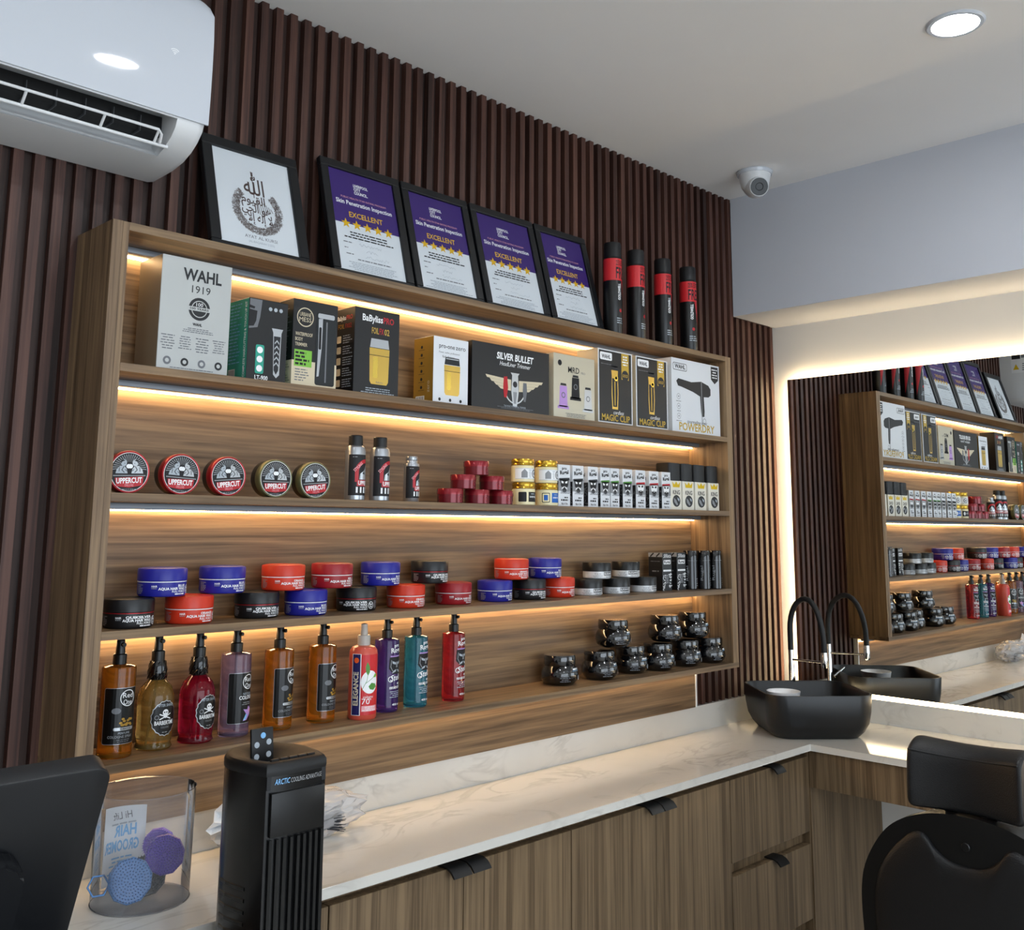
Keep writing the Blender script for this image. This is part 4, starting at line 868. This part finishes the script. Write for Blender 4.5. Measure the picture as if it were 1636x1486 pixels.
# cream jars with gold lids, two stacks
mat('cream_jar', 'e9dfb4', .3); mat('gold_lid', 'c9a23c', .25, metal=.85)
def cream_jar(label, px, py, lvl, kind):
    t = thing('cream_jar', label, 'jar', (PX(px, py, .05), .05, Z2+lvl*.0665), 0, 'cream jars with gold lids'); r = .0335
    lathe_obj('jar', [(0, 0), (.031, 0), (r, .002), (r, .045), (.031, .048), (0, .048)], 'cream_jar', t, seg=40); lathe_obj('lid', [(0, .0475), (.0325, .0475), (.0335, .050), (.0325, .053), (.0335, .056), (.0335, .062), (.0315, .0662), (0, .0662)], 'gold_lid', t, seg=40)
    P = Print()
    if kind == 'house':
        P.rect(-.05, .008, .05, .040, 'white_print').up().poly([(-.03, .012), (-.012, .012), (-.012, .028), (-.021, .037), (-.03, .028)], 'grey_print').ring(.016, .024, .0085, .0125, 'ink_soft').disc(.016, .024, .005, 'ink_soft', 12).lines(-.008, .012, .002, .036, 6, 'ink_pale', .4, seed=2)
        for i in range(24): P.rect(-.048+i*.004, .038, -.046+i*.004, .0392, 'ink_soft').rect(-.048+i*.004, .0085, -.046+i*.004, .0097, 'ink_soft')
    else:
        m_ = 'ink' if kind == 'black' else 'blue_print'
        P.rect(-.012, .010, .036, .038, m_).rr(-.042, .010, -.018, .038, .003, 'ink').up(); P.text('PANTHENOL' if False else 'BARBERTIME', .004, .022, .0045, 'white_print', width=.024, bold=.02).disc(.025, .024, .0055, 'white_print', 14, .009).lines(-.008, .030, .016, .035, 1, 'ink_pale', seed=1)
        if kind == 'blue': P.rr(-.040, .012, -.020, .036, .002, 'cream_jar').up().rr(-.036, .016, -.024, .032, .002, 'blue_print')
    P.build('jar_print', t, on_cyl(r), step=.005)
cream_jar('cream jar with black label, bottom of the left gold-lid stack', 836.5, 790, 0, 'black'); cream_jar('cream jar with blue label, bottom of the right gold-lid stack', 873.5, 792, 0, 'blue')
cream_jar('cream jar with grey drawing, top of the left gold-lid stack', 835, 752, 1, 'house'); cream_jar('cream jar with grey drawing, top of the right gold-lid stack', 872.5, 754, 1, 'house')

# slim white beard-care cartons
def beard_box(label, xl, xr, tint, deep=.055, yf=.026):
    t, w_, d = carton(label, xl, xr, Z2, .124, deep, 'box_white', yf=yf, name='beard_care_box', group='slim white beard care cartons')
    k = w_/.05; P = Print().text("pro", .0, .109, .0085, 'ink', width=.020*k, bold=.03).text('Rugal', .0, .096, .0105, 'ink', width=.036*k, bold=.04, rot=5)
    P.rect(-w_/2, .046, w_/2, .082, 'grey_print').up().poly([(-.022*k, .083), (.022*k, .086), (.021*k, .078), (-.021*k, .076)], {'r': 'red_print', 'g': 'leaf_green', 'b': 'dark_print'}[tint])
    P.poly([(-.018*k, .080), (.018*k, .080), (.015*k, .060), (0, .050), (-.015*k, .060)], 'ink' if tint != 'r' else 'white_print').up()
    for sx in (-1, 1): P.poly([(sx*.003*k, .073), (sx*.013*k, .076), (sx*.012*k, .069), (sx*.004*k, .068)], 'white_print' if tint != 'r' else 'ink').poly([(0, .060), (sx*.010*k, .056), (sx*.013*k, .050), (sx*.004*k, .053)], 'white_print' if tint != 'r' else 'ink')
    P.poly([(-.006*k, .055), (.006*k, .055), (.009*k, .044), (0, .041), (-.009*k, .044)], 'ink').up()
    P.text('Sfilata', .002, .038, .0115, 'ink_soft', width=.038*k, shear=.35).lines(-.004, .024, .018*k, .029, 1, 'ink', .7, seed=3).lines(-.021*k, .016, .021*k, .022, 1, 'ink', .8, seed=4).text('50g e 1.7oz', 0, .006, .005, 'ink', width=.026*k, bold=.02)
    P.build('carton_print', t, on_front(-d/2))
    P = Print().rect(-d/2, .004, d/2, .075, 'dark_print').up(); rnd = random.Random(int(xl*1000))
    for i in range(46):
        a = rnd.uniform(0, 3.14); x, y = rnd.uniform(-d/2+.003, d/2-.003), rnd.uniform(.008, .07); P.stroke([(x-.003*math.cos(a), y-.003*math.sin(a)), (x+.003*math.cos(a), y+.003*math.sin(a))], .0012, 'grey_print')
    P.text('Rugal', 0, .094, .010, 'ink', width=.03, bold=.03); P.build('side_print', t, on_left(-w_/2))
names = ('first', 'second', 'third', 'fourth', 'fifth', 'sixth', 'seventh', 'eighth', 'ninth')
tn = 'bbbgggrrr'; tw = {'b': 'dark face print', 'g': 'green-browed face print', 'r': 'red-browed face print'}
for i, (a, b) in enumerate(((1.388, 1.441), (1.452, 1.503), (1.524, 1.571), (1.583, 1.630), (1.632, 1.676), (1.693, 1.743), (1.760, 1.812), (1.832, 1.884), (1.901, 1.950))):
    beard_box(f'{names[i]} slim white beard carton from the gold-lidded jars, {tw[tn[i]]}', a, b, tn[i])

# beard oil boxes: cream lower half, tall black cap half
def king(label, xl, src=None):
    t = thing('beard_oil_box', label, 'box', (xl+.0345, .062, Z2), 0, 'black and cream beard oil boxes') if not src else None
    if src: return copy_thing(src, label, (xl+.0345, .062, Z2), 0)
    w_, d = .066, .062
    box_obj('sleeve', (-w_/2, w_/2, -d/2, d/2, 0, .098), 'box_cream', t, bevel=.0008, seg=1); bm = BM(); prism(bm, rrect(w_, d, .012, 4), lambda p, q, a: (p, q, a), .0975, .158); bmesh.ops.bevel(bm, geom=[e for e in bm.edges if abs(e.verts[0].co.z-.158) < 1e-5 and abs(e.verts[1].co.z-.158) < 1e-5], offset=.002, segments=2, affect='EDGES'); from_bm('cap', bm, 'black_matte', t, smooth=40)
    P = Print().poly([(-.016, .076), (.022, .076), (.026, .095), (.013, .085), (.003, .096), (-.007, .085), (-.020, .095)], 'yellow_print').text('KING', .003, .052, .014, 'ink', width=.040, bold=.02).disc(.003, .030, .022, 'dark_print', 20, .020).up().poly([(-.012, .040), (.0, .034), (.012, .018), (.004, .015), (-.010, .026)], 'grey_print').poly([(.008, .042), (.02, .036), (.018, .028), (.01, .034)], 'ink_pale'); P.build('sleeve_print', t, on_front(-d/2))
    P = Print().text('BEARD OIL', .006, .014, .009, 'ink', 'l', width=.07, bold=.03, rot=90).rect(-.016, .02, -.0152, .06, 'ink_soft'); P.build('side_print', t, on_left(-w_/2)); return t
K = king('beard oil box with black cap, leftmost, touching the slim cartons', 1.952); king('second beard oil box with black cap from the left', 2.025, K); king('third beard oil box with black cap from the left', 2.100, K); king('rightmost beard oil box with black cap beside the side panel', 2.181, K)

# ------------------------------------------------------------------ third compartment: hair wax jars
WAXC = {'blue': ('1c1f8a', 'BLUE'), 'orange': ('c8331a', 'ORANGE'), 'red': ('94161f', 'RED'), 'grey': ('121316', 'QUIKSILVER')}
PROTO = {}
def wax(label, kind, px, py, Y, lvl, rz):
    loc = (PX(px, py, Y), Y, Z3+lvl*.0594)
    if kind in PROTO: return copy_thing(PROTO[kind], label, loc, rz, 'hair wax jars stacked in two rows')
    c, word = WAXC[kind]; mat('wax_'+kind, c, .38); r = .0492
    t = thing('hair_wax_jar', label, 'jar', loc, rz, 'hair wax jars stacked in two rows'); PROTO[kind] = t
    lathe_obj('jar', [(0, 0), (.044, 0), (.047, .0015), (r, .006), (r, .0300), (.048, .0312), (0, .0312)], 'wax_'+kind, t, seg=48); lathe_obj('lid', [(0, .0310), (.0480, .0310), (.0502, .0328), (.0502, .0545), (.0485, .0575), (.043, .0585), (.042, .0590), (0, .0590)], 'wax_'+kind, t, seg=48)
    if kind != 'grey': lathe_obj('seal_band', [(.048, .0297), (.04945, .0298), (.04945, .0314), (.048, .0315)], 'white_print', t, seg=48)
    else: lathe_obj('seal_band', [(.048, .0297), (.04935, .0298), (.04935, .0314), (.048, .0315)], 'tin_red', t, seg=48)
    P = Print(); m_ = 'white_print'
    P.text(word, .030, .0205, .0046, m_, 'r', width=.006*len(word)-.004, bold=.03).text('AQUA HAIR WAX', .030, .0143, .0050, m_, 'r', width=.062, bold=.03).text('FULL FORCE', .030, .0090, .0040, m_, 'r', width=.034, bold=.02).lines(.002, .0042, .030, .0074, 1, m_, .7, 'r', seed=2).text('HAIR', -.046, .0200, .0038, m_, 'l', width=.012, bold=.02).lines(-.046, .0165, -.030, .0190, 1, 'grey_print', .6, 'l', seed=4)
    P.ring(.0415, .0150, .0075, .0088, m_).text('Red', .0415, .0155, .0048, m_, width=.010, bold=.03).text('One', .0415, .0100, .0042, m_, width=.008, bold=.03).lines(.054, .006, .070, .026, 6, 'grey_print', .5, 'l', seed=5)
    P.build('jar_print', t, on_cyl(r), step=.007)
    Print().lines(-.085, .006, -.066, .026, 6, 'grey_print', .5, 'l', seed=6).build('side_print', t, on_cyl(r), step=.007); return t
G_ = {'blue': 'blue', 'orange': 'orange', 'red': 'dark red', 'grey': 'charcoal'}
low = (('grey', 204.5, 992, .062, 0), ('orange', 301.5, 986, .072, 4), ('grey', 409.5, 978, .092, -3), ('blue', 488, 972, .08, 2), ('grey', 569, 966, .10, -38), ('orange', 648, 962, .096, -4), ('red', 724, 957, .104, 0), ('blue', 790.5, 952, .106, 3), ('grey', 845, 949, .098, -4), ('orange', 892, 945, .108, 2))
lb = ('charcoal wax jar at the left end of the bottom row', 'orange wax jar between two charcoal ones, bottom row, near left', 'charcoal wax jar, bottom row, under the orange and blue gap', 'blue wax jar, bottom row, left of the turned charcoal one', 'charcoal wax jar turned aside, bottom row, under the red and blue pair', 'orange wax jar, bottom row, beside the lone dark red one', 'dark red wax jar standing at the end of the long bottom row', 'blue wax jar, bottom left of the five-jar stack', 'charcoal wax jar, bottom middle of the five-jar stack', 'orange wax jar, bottom right of the five-jar stack')
for (k_, px, py, Y, rz), l_ in zip(low, lb): wax(l_, k_, px, py, Y, 0, rz)
top = (('blue', 258.5, 940, .066, 3), ('blue', 354.5, 936, .08, 6), ('orange', 452, 932, .086, 0), ('red', 530, 928, .09, -2), ('blue', 607.5, 924, .098, 4), ('grey', 686, 921, .10, 2), ('orange', 817, 917, .102, -14), ('blue', 870.5, 914, .102, -4))
lt = ('blue wax jar on top at the far left of the upper row', 'blue wax jar on top, second in the upper row', 'orange wax jar on top, between blue and dark red', 'dark red wax jar on top of the upper row', 'blue wax jar on top, between dark red and charcoal', 'charcoal wax jar on top at the end of the long upper row', 'orange wax jar on top of the five-jar stack', 'blue wax jar on top of the five-jar stack')
for (k_, px, py, Y, rz), l_ in zip(top, lt): wax(l_, k_, px, py, Y, 1, rz)
# black-lidded gel jars
mat('gel_silver', 'd2d4d6', .3, metal=.1)
def eleg(label, px, py, Y, lvl, rz, src=None):
    loc = (PX(px, py, Y), Y, Z3+lvl*.0505)
    if src: return copy_thing(src, label, loc, rz)
    t = thing('hair_gel_jar', label, 'jar', loc, rz, 'black-lidded hair gel jars'); r = .0445
    lathe_obj('jar', [(0, 0), (.041, 0), (r, .003), (r, .0225), (0, .0225)], 'gel_silver', t, seg=44); lathe_obj('lid', [(0, .0222), (.0455, .0222), (.0455, .0470), (.044, .0495), (0, .0500)], 'black_plastic', t, seg=44)
    P = Print().rect(-.004, .010, .034, .0205, 'ink').up().text('ELEGANCE', .015, .0125, .0058, 'white_print', width=.036, bold=.03); P.layer = 0; P.text('HAIR GEL', .036, .0125, .0050, 'ink_soft', 'l', width=.020).lines(-.04, .004, -.008, .018, 4, 'ink_soft', .35, seed=3).lines(.0, .003, .036, .008, 1, 'ink_soft', seed=5); P.build('jar_print', t, on_cyl(r), step=.006); return t
E_ = eleg('black-lidded silver gel jar, bottom row, next to the orange wax jar', 939.5, 938, .105, 0, -22)
eleg('black-lidded silver gel jar, bottom row, middle', 984, 936, .095, 0, -28, E_); eleg('black-lidded silver gel jar, bottom row, right, beside the patterned cartons', 1027, 934, .095, 0, -6, E_)
eleg('black-lidded silver gel jar, top row, left', 953.5, 911, .100, 1, -14, E_); eleg('black-lidded silver gel jar, top row, right', 1000, 909, .098, 1, -36, E_)
# black patterned cartons and black spray cylinders
def pat_box(label, xl, src=None):
    if src: return copy_thing(src, label, (xl, .098, Z3), 0)
    t = thing('patterned_box', label, 'box', (xl, .098, Z3), 0, 'black and white patterned cartons'); w_, d, h = .052, .058, .126
    box_obj('carton', (-w_/2, w_/2, -d/2, d/2, 0, h), 'box_dark', t, bevel=.0008, seg=1)
    P = Print(); P.text('Sfilata', 0, .110, .012, 'white_print', width=.042, shear=.35).rr(-.020, .088, .020, .102, .003, 'white_print').up().text('Rugal', 0, .091, .009, 'ink', width=.034, bold=.03); P.layer = 0; P.rect(-.022, .064, .022, .070, 'white_print').rect(-.022, .002, .022, .058, 'dark_print').up(); rnd = random.Random(9)
    for i in range(34):
        a = rnd.uniform(0, 3.14); sgn = rnd.choice((-1, 1)); x, y = sgn*rnd.uniform(.010, .023), rnd.uniform(.004, .056); P.stroke([(x-.0035*math.cos(a), y-.0035*math.sin(a)), (x+.0035*math.cos(a), y+.0035*math.sin(a))], .0024, 'white_print')
    P.lines(-.009, .024, .009, .054, 5, 'grey_print', .6, seed=6); P.build('carton_print', t, on_front(-d/2))
    P = Print(); P.rect(-d/2, .112, d/2, .126, 'grey_print').up().stroke([(-.02, .114), (-.008, .124)], .005, 'ink').stroke([(.005, .114), (.017, .124)], .005, 'ink'); P.layer = 0
    for z in (.018, .050, .082): P.rect(-d/2+.001, z+.027, d/2-.001, z+.029, 'ink')
    P.lines(-.02, .095, .02, .10, 1, 'ink_soft', seed=2).lines(-.02, .06, .02, .07, 1, 'ink_soft', seed=3); P.build('side_print', t, on_left(-w_/2)); return t
B_ = pat_box('black and white patterned carton, left of the pair, beside the gel jars', PX(1066, 940, .07)); pat_box('black and white patterned carton, right of the pair, beside the black cylinders', PX(1089, 940, .07), B_)
mat('black_foil', '0c0d10', .12, metal=.4, coat=.6)
def cyl_can(label, px, Y, src=None):
    if src: return copy_thing(src, label, (PX(px, 935, Y), Y, Z3), 12)
    t = thing('black_spray_can', label, 'can', (PX(px, 935, Y), Y, Z3), 0, 'glossy black cylinders'); r = .0235
    lathe_obj('can', [(0, 0), (.022, 0), (r, .0015), (r, .098), (0, .098)], 'black_foil', t, seg=36); lathe_obj('cap', [(0, .0982), (r+.0002, .0982), (r+.0002, .130), (.0225, .132), (0, .132)], 'black_gloss', t, seg=36)
    P = Print().lines(.0, .01, .02, .04, 4, 'grey_print', .3, seed=2).text('TAFT' if False else 'Rugal', -.03, .03, .008, 'grey_print', 'l', width=.05, rot=90).rect(-.03, .0975, .05, .0983, 'grey_print'); P.build('can_print', t, on_cyl(r), step=.005); return t
Q_ = cyl_can('glossy black cylinder next to the patterned cartons', 1103.5, .07); cyl_can('middle one of the three glossy black cylinders', 1124.5, .052, Q_); cyl_can('rightmost glossy black cylinder against the side panel', 1143, .042, Q_)

# ------------------------------------------------------------------ bottom compartment: cologne bottles
def liquid(name, col, rough=.04): return mat(name, col, rough, trans=.88, ior=1.36)
liquid('liq_amber', 'f59a2c'); liquid('liq_honey', 'e8bd66'); liquid('liq_crimson', 'dd2446'); liquid('liq_lilac', 'cbb0dc'); liquid('liq_violet', '7a4fce'); liquid('liq_aqua', '48c6f2'); liquid('liq_red', 'f43a46')
mat('bottle_clear', 'e9dccf', .08, trans=.8, ior=1.3); mat('coral_plastic', 'e8604c', .3, trans=.25); mat('frost_cap', 'd9d3cc', .35, trans=.3); mat('label_black', '060607', .32)
def pump(t, z, m='black_plastic', s=1.0, hd=.045):
    lathe_obj('collar', [(0, z), (.0135*s, z), (.0135*s, z+.019), (.0120*s, z+.021), (0, z+.021)], m, t, seg=28)
    p_ = lathe_obj('pump_head', [(0, z+.020), (.0095*s, z+.020), (.0085*s, z+hd), (.0075*s, z+hd+.003), (0, z+hd+.003)], m, t, seg=24)
    bm = BM(); tube(bm, [(0, 0, z+hd-.006), (.003, -.016*s, z+hd-.006)], .0042*s, 10); from_bm('nozzle', bm, m, p_)
def cologne_label(P, kind):
    P.rr(-.036, .028, .036, .136, .004, 'silver_print').up().rr(-.0352, .0288, .0352, .1352, .0036, 'label_black').up()
    P.ring(.012, .116, .0145, .0160, 'white_print').text('Red', .012, .1165, .0098, 'white_print', width=.022).text('One', .012, .1035, .0098, 'white_print', width=.019)
    if kind == 'flower': P.text('NATURAL', .012, .088, .0055, 'ink_pale', width=.028).text('COLOGNE', .012, .079, .0075, 'white_print', width=.046, bold=.02).lines(-.008, .066, .032, .074, 2, 'grey_print', .35, seed=1).poly([(.0, .033), (.008, .048), (.0, .058), (.012, .056), (.016, .064), (.024, .058), (.030, .062), (.026, .048), (.016, .040), (.010, .034)], 'lilac_print').up().poly([(.0, .034), (.008, .048), (.012, .044), (.008, .036)], 'skyblue_print').poly([(.018, .058), (.024, .056), (.022, .048), (.016, .052)], 'pink_print')
    else:
        P.disc(-.010, .092, .009, 'skin_print', 16, .006); rnd = random.Random(4)
        for i in range(16): P.disc(.012+rnd.uniform(-.014, .014), .069+rnd.uniform(-.006, .008), .0034, 'box_gold', 8, .0024)
        P.rr(-.014, .054, .030, .060, .003, 'silver_print').up().text('TOBACCO', .010, .0553, .0034, 'ink', width=.024, bold=.02).text('PERFUME', .008, .047, .004, 'ink_pale', width=.024).text('COLOGNE SPRAY', .002, .040, .0048, 'grey_print', width=.052, bold=.01).lines(-.012, .031, .026, .038, 2, 'ink_soft', .35, seed=3)
def red_one(label, x, Y, liq, kind, rz):
    key = 'redone_'+liq
    if key in PROTO: return copy_thing(PROTO[key], label, (x, Y, Z4), rz)
    t = thing('cologne_bottle', label, 'bottle', (x, Y, Z4), rz, 'cologne bottles on the bottom shelf'); PROTO[key] = t; r = .0335
    lathe_obj('bottle', [(0, 0), (.031, 0), (r, .003), (r, .172), (.0325, .1755), (.024, .1785), (.011, .180), (0, .180)], liq, t, seg=44); P = Print(); cologne_label(P, kind); P.build('bottle_label', t, on_cyl(r), step=.006)
    tube_obj('dip_tube', [(0, .0, .176), (.003, .004, .09), (.010, .010, .008)], .0022, 'bottle_clear', t, seg=8); pump(t, .179); return t
red_one('amber cologne bottle with black label at the far left of the bottom shelf', .108, .072, 'liq_amber', 'tob', -8)
red_one('lilac cologne bottle with a flower on its black label', .388, .097, 'liq_lilac', 'flower', 6)
red_one('amber cologne bottle behind the fan remote, left of the amber pair', .500, .097, 'liq_amber', 'tob', 12)
red_one('amber cologne bottle just left of the coral bottle', .620, .097, 'liq_amber', 'tob', 10)
def barber(label, x, Y, liq, rz):
    t = thing('aftershave_bottle', label, 'bottle', (x, Y, Z4), rz, 'skull label aftershave bottles'); s = 1.0
    lathe_obj('bottle', [(0, 0), (.034, 0), (.0372, .004), (.0345, .012), (.0365, .024), (.0375, .09), (.0365, .108), (.031, .124), (.0215, .134), (.0165, .139), (0, .139)], liq, t, seg=44)
    bm = BM(); prof = [(.0165, .138), (.0190, .145), (.0195, .155), (.0178, .168), (.0150, .177), (.0, .178)]
    rings = lathe(bm, prof, 30)
    from_bm('foil_neck', bm, 'black_foil', t, smooth=30)
    bm = BM()
    for i in range(9):
        pts = []
        for j in range(9):
            z = .140+.035*j/8; rr_ = .0192 if z < .157 else .0192-(z-.157)*.18; a = 2*math.pi*i/9+j*.22; pts.append((rr_*math.cos(a), rr_*math.sin(a), z))
        tube(bm, pts, .0012, 5)
    from_bm('neck_twists', bm, 'black_gloss', t, smooth=60)
    P = Print(); rnd = random.Random(3)
    def jag(k): return [((.029*math.cos(R(i*10))*(1.0 if i % 2 else .94)*k)*(1.06 if abs(math.cos(R(i*10))) > .7 else 1.0)+.006, .064+.036*math.sin(R(i*10))*(1.0 if i % 2 else .95)*k) for i in range(36)]
    P.poly(jag(1.0), 'silver_print').up().poly(jag(.95), 'label_black').up(); P.text('AFTER SHAVE', .006, .087, .0055, 'ink_pale', width=.036, bold=.01).disc(.006, .075, .0065, 'white_print', 14).disc(.006, .068, .004, 'white_print', 10).stroke([(-.006, .062), (.018, .072)], .0022, 'white_print').stroke([(-.006, .072), (.018, .062)], .0022, 'white_print').up().disc(.0035, .0755, .0016, 'ink', 8).disc(.0085, .0755, .0016, 'ink', 8); P.layer = 2; P.text('BARBERTIME', .006, .051, .0078, 'white_print', width=.044, bold=.02).text('COLOGNE', .006, .044, .0038, 'grey_print', width=.018).ring(-.012, .066, .0035, .0045, 'grey_print', n=12).lines(-.002, .034, .014, .038, 1, 'grey_print', seed=4)
    P.build('bottle_label', t, on_cyl(.0382), step=.006)
    tube_obj('dip_tube', [(0, .0, .137), (-.006, -.002, .07), (-.018, -.008, .008)], .0022, 'bottle_clear', t, seg=8); pump(t, .177, hd=.046); return t
barber('honey coloured aftershave bottle with jagged skull label', .200, .092, 'liq_honey', -2)
barber('crimson aftershave bottle with jagged skull label', .296, .095, 'liq_crimson', 6)
# coral antiseptic bottle
t = thing('cologne_bottle', 'coral bottle with white cap and navy vertical brand stripe', 'bottle', (.716, .062, Z4), -30, 'cologne bottles on the bottom shelf'); r = .0345
lathe_obj('bottle', [(0, 0), (.032, 0), (r, .004), (r, .150), (.0335, .160), (.028, .168), (.0165, .172), (0, .172)], 'coral_plastic', t, seg=44)
lathe_obj('collar', [(0, .171), (.0155, .171), (.0155, .193), (.0140, .196), (0, .196)], 'frost_cap', t, seg=28); p_ = lathe_obj('pump_head', [(0, .195), (.0095, .195), (.0080, .222), (0, .224)], 'frost_cap', t, seg=24)
P = Print().rect(-.032, .012, .040, .152, 'bright_red').up().rect(-.033, .011, -.009, .154, 'white_print').up().rect(-.031, .012, -.011, .153, 'navy_print').up().text('ELEGANCE', -.0155, .034, .0125, 'box_beige', 'l', width=.078, bold=.03, rot=90).disc(-.021, .139, .0065, 'orange_print', 14); P.layer = 1
P.disc(.014, .088, .023, 'white_print', 28, .027).up().poly([(.006, .135), (.012, .125), (.013, .112), (.008, .103), (.003, .112), (.002, .124)], 'leaf_green').poly([(.010, .078), (.018, .086), (.030, .083), (.034, .076), (.024, .069), (.014, .071)], 'leaf_green').poly([(.022, .098), (.028, .106), (.036, .106), (.032, .098)], 'green_print').stroke([(-.006, .070), (.006, .092), (.008, .106)], .001, 'leaf_green').stroke([(.002, .085), (.024, .099)], .001, 'leaf_green').text('cologne', .010, .051, .006, 'white_print', width=.026, shear=.2).text("70", .004, .037, .013, 'white_print', width=.020).ring(.0165, .048, .0012, .002, 'white_print', n=10).rect(-.006, .020, .036, .033, 'pink_print').up().lines(-.004, .021, .034, .032, 3, 'white_print', .4, seed=3)
P.build('bottle_label', t, on_cyl(r), step=.006)
def rogal(label, x, Y, liq, rz):
    t = thing('cologne_bottle', label, 'bottle', (x, Y, Z4), rz, 'cologne bottles on the bottom shelf'); r = .0310
    lathe_obj('bottle', [(0, 0), (.0285, 0), (r, .003), (r, .172), (.0300, .1755), (.022, .1785), (.011, .180), (0, .180)], liq, t, seg=40); P = Print(); cx = .006
    P.text("pro", cx, .158, .008, 'white_print', width=.018, bold=.03, rot=4).text('Rogal', cx, .145, .0115, 'white_print', width=.036, bold=.03, rot=4).rect(cx-.020, .134, cx+.022, .137, 'lilac_print')
    P.poly([(cx-.022, .133), (cx+.022, .135), (cx+.020, .108), (cx+.008, .092), (cx-.010, .092), (cx-.024, .105)], 'ink').up()
    for sx in (-1, 1): P.poly([(cx+sx*.003, .120), (cx+sx*.015, .124), (cx+sx*.014, .118), (cx+sx*.004, .115)], 'ink_pale').poly([(cx+sx*.001, .104), (cx+sx*.010, .101), (cx+sx*.016, .094), (cx+sx*.004, .098)], 'ink_pale').stroke([(cx+sx*.017, .126), (cx+sx*.019, .110), (cx+sx*.012, .098)], .0016, 'grey_print')
    P.poly([(cx-.002, .122), (cx+.002, .122), (cx+.003, .108), (cx-.003, .108)], 'grey_print').up()
    P.text('Stella', cx, .077, .014, 'white_print', width=.040, shear=.3, bold=.01, rot=5).ring(cx-.018, .080, .0055, .0072, 'white_print', 30, 330).text('MEN', cx+.008, .066, .005, 'white_print', width=.01, bold=.02).text('PERFUMED COLOGNE', cx, .057, .0055, 'white_print', width=.042, bold=.03, rot=3).lines(cx-.020, .034, cx+.020, .052, 4, 'ink_pale', .4, seed=2).text('400 ml', cx, .016, .005, 'white_print', width=.026, bold=.02)
    P.build('bottle_label', t, on_cyl(r), step=.006); tube_obj('dip_tube', [(0, 0, .176), (.002, .003, .09), (.008, .008, .008)], .002, 'bottle_clear', t, seg=8); pump(t, .179); return t
rogal('violet cologne bottle half hidden behind the coral bottle', .818, .100, 'liq_violet', 6); rogal('turquoise cologne bottle between the violet and red ones', .918, .104, 'liq_aqua', 4); rogal('red cologne bottle at the right end of the bottle row', 1.050, .104, 'liq_red', 4)
# shrink-wrapped black jars
mat('jar_black', '08090c', .1, coat=1.0, bump=.25, bscale=60)
def blk(label, px, py, Y, lvl, rz, src=None):
    loc = (PX(px, py, Y), Y, Z4+lvl*.0885)
    if src: return copy_thing(src, label, loc, rz)
    t = thing('black_jar', label, 'jar', loc, rz, 'glossy wrapped black jars')
    lathe_obj('jar', [(0, 0), (.036, 0), (.042, .002), (.053, .012), (.0565, .024), (.0555, .038), (.050, .050), (.045, .056), (0, .057)], 'jar_black', t, seg=40); lathe_obj('lid', [(0, .056), (.0455, .056), (.0475, .060), (.0475, .080), (.0455, .0855), (.0, .0865)], 'jar_black', t, seg=40)
    P = Print().rect(-.002, .036, .042, .043, 'skyblue_print').lines(.0, .044, .04, .050, 1, 'white_print', .7, seed=2).disc(.028, .022, .0075, 'grey_print', 14).lines(-.046, .012, -.012, .036, 5, 'ink_soft', .4, seed=4); rr_ = lambda v: .0565-.0012 if v < .03 else .0565-.0012-(v-.03)*.30
    P.build('jar_print', t, lambda u, v, h: ((rr_(v)+h+.0016)*math.sin(u/.055), -(rr_(v)+h+.0016)*math.cos(u/.055), v), step=.006); return t
J2 = blk('single wrapped black jar, leftmost on the bottom shelf', 894, 1080, .092, 0, 0)
blk('wrapped black jar under the left upper one, bottom row', 957.5, 1073, .080, 0, 8, J2); blk('wrapped black jar, third in the bottom row, half hidden', 1007, 1066, .100, 0, -6, J2); blk('wrapped black jar, fourth in the bottom row', 1051, 1060, .078, 0, 3, J2); blk('wrapped black jar, fifth in the bottom row', 1094, 1055, .078, 0, -4, J2); blk('wrapped black jar at the right end of the bottom row', 1133, 1050, .072, 0, 6, J2)
blk('wrapped black jar on top, left', 979.5, 1025, .090, 1, 5, J2); blk('wrapped black jar on top, middle', 1062, 1018, .082, 1, -5, J2); blk('wrapped black jar on top, right', 1107, 1013, .090, 1, 2, J2)
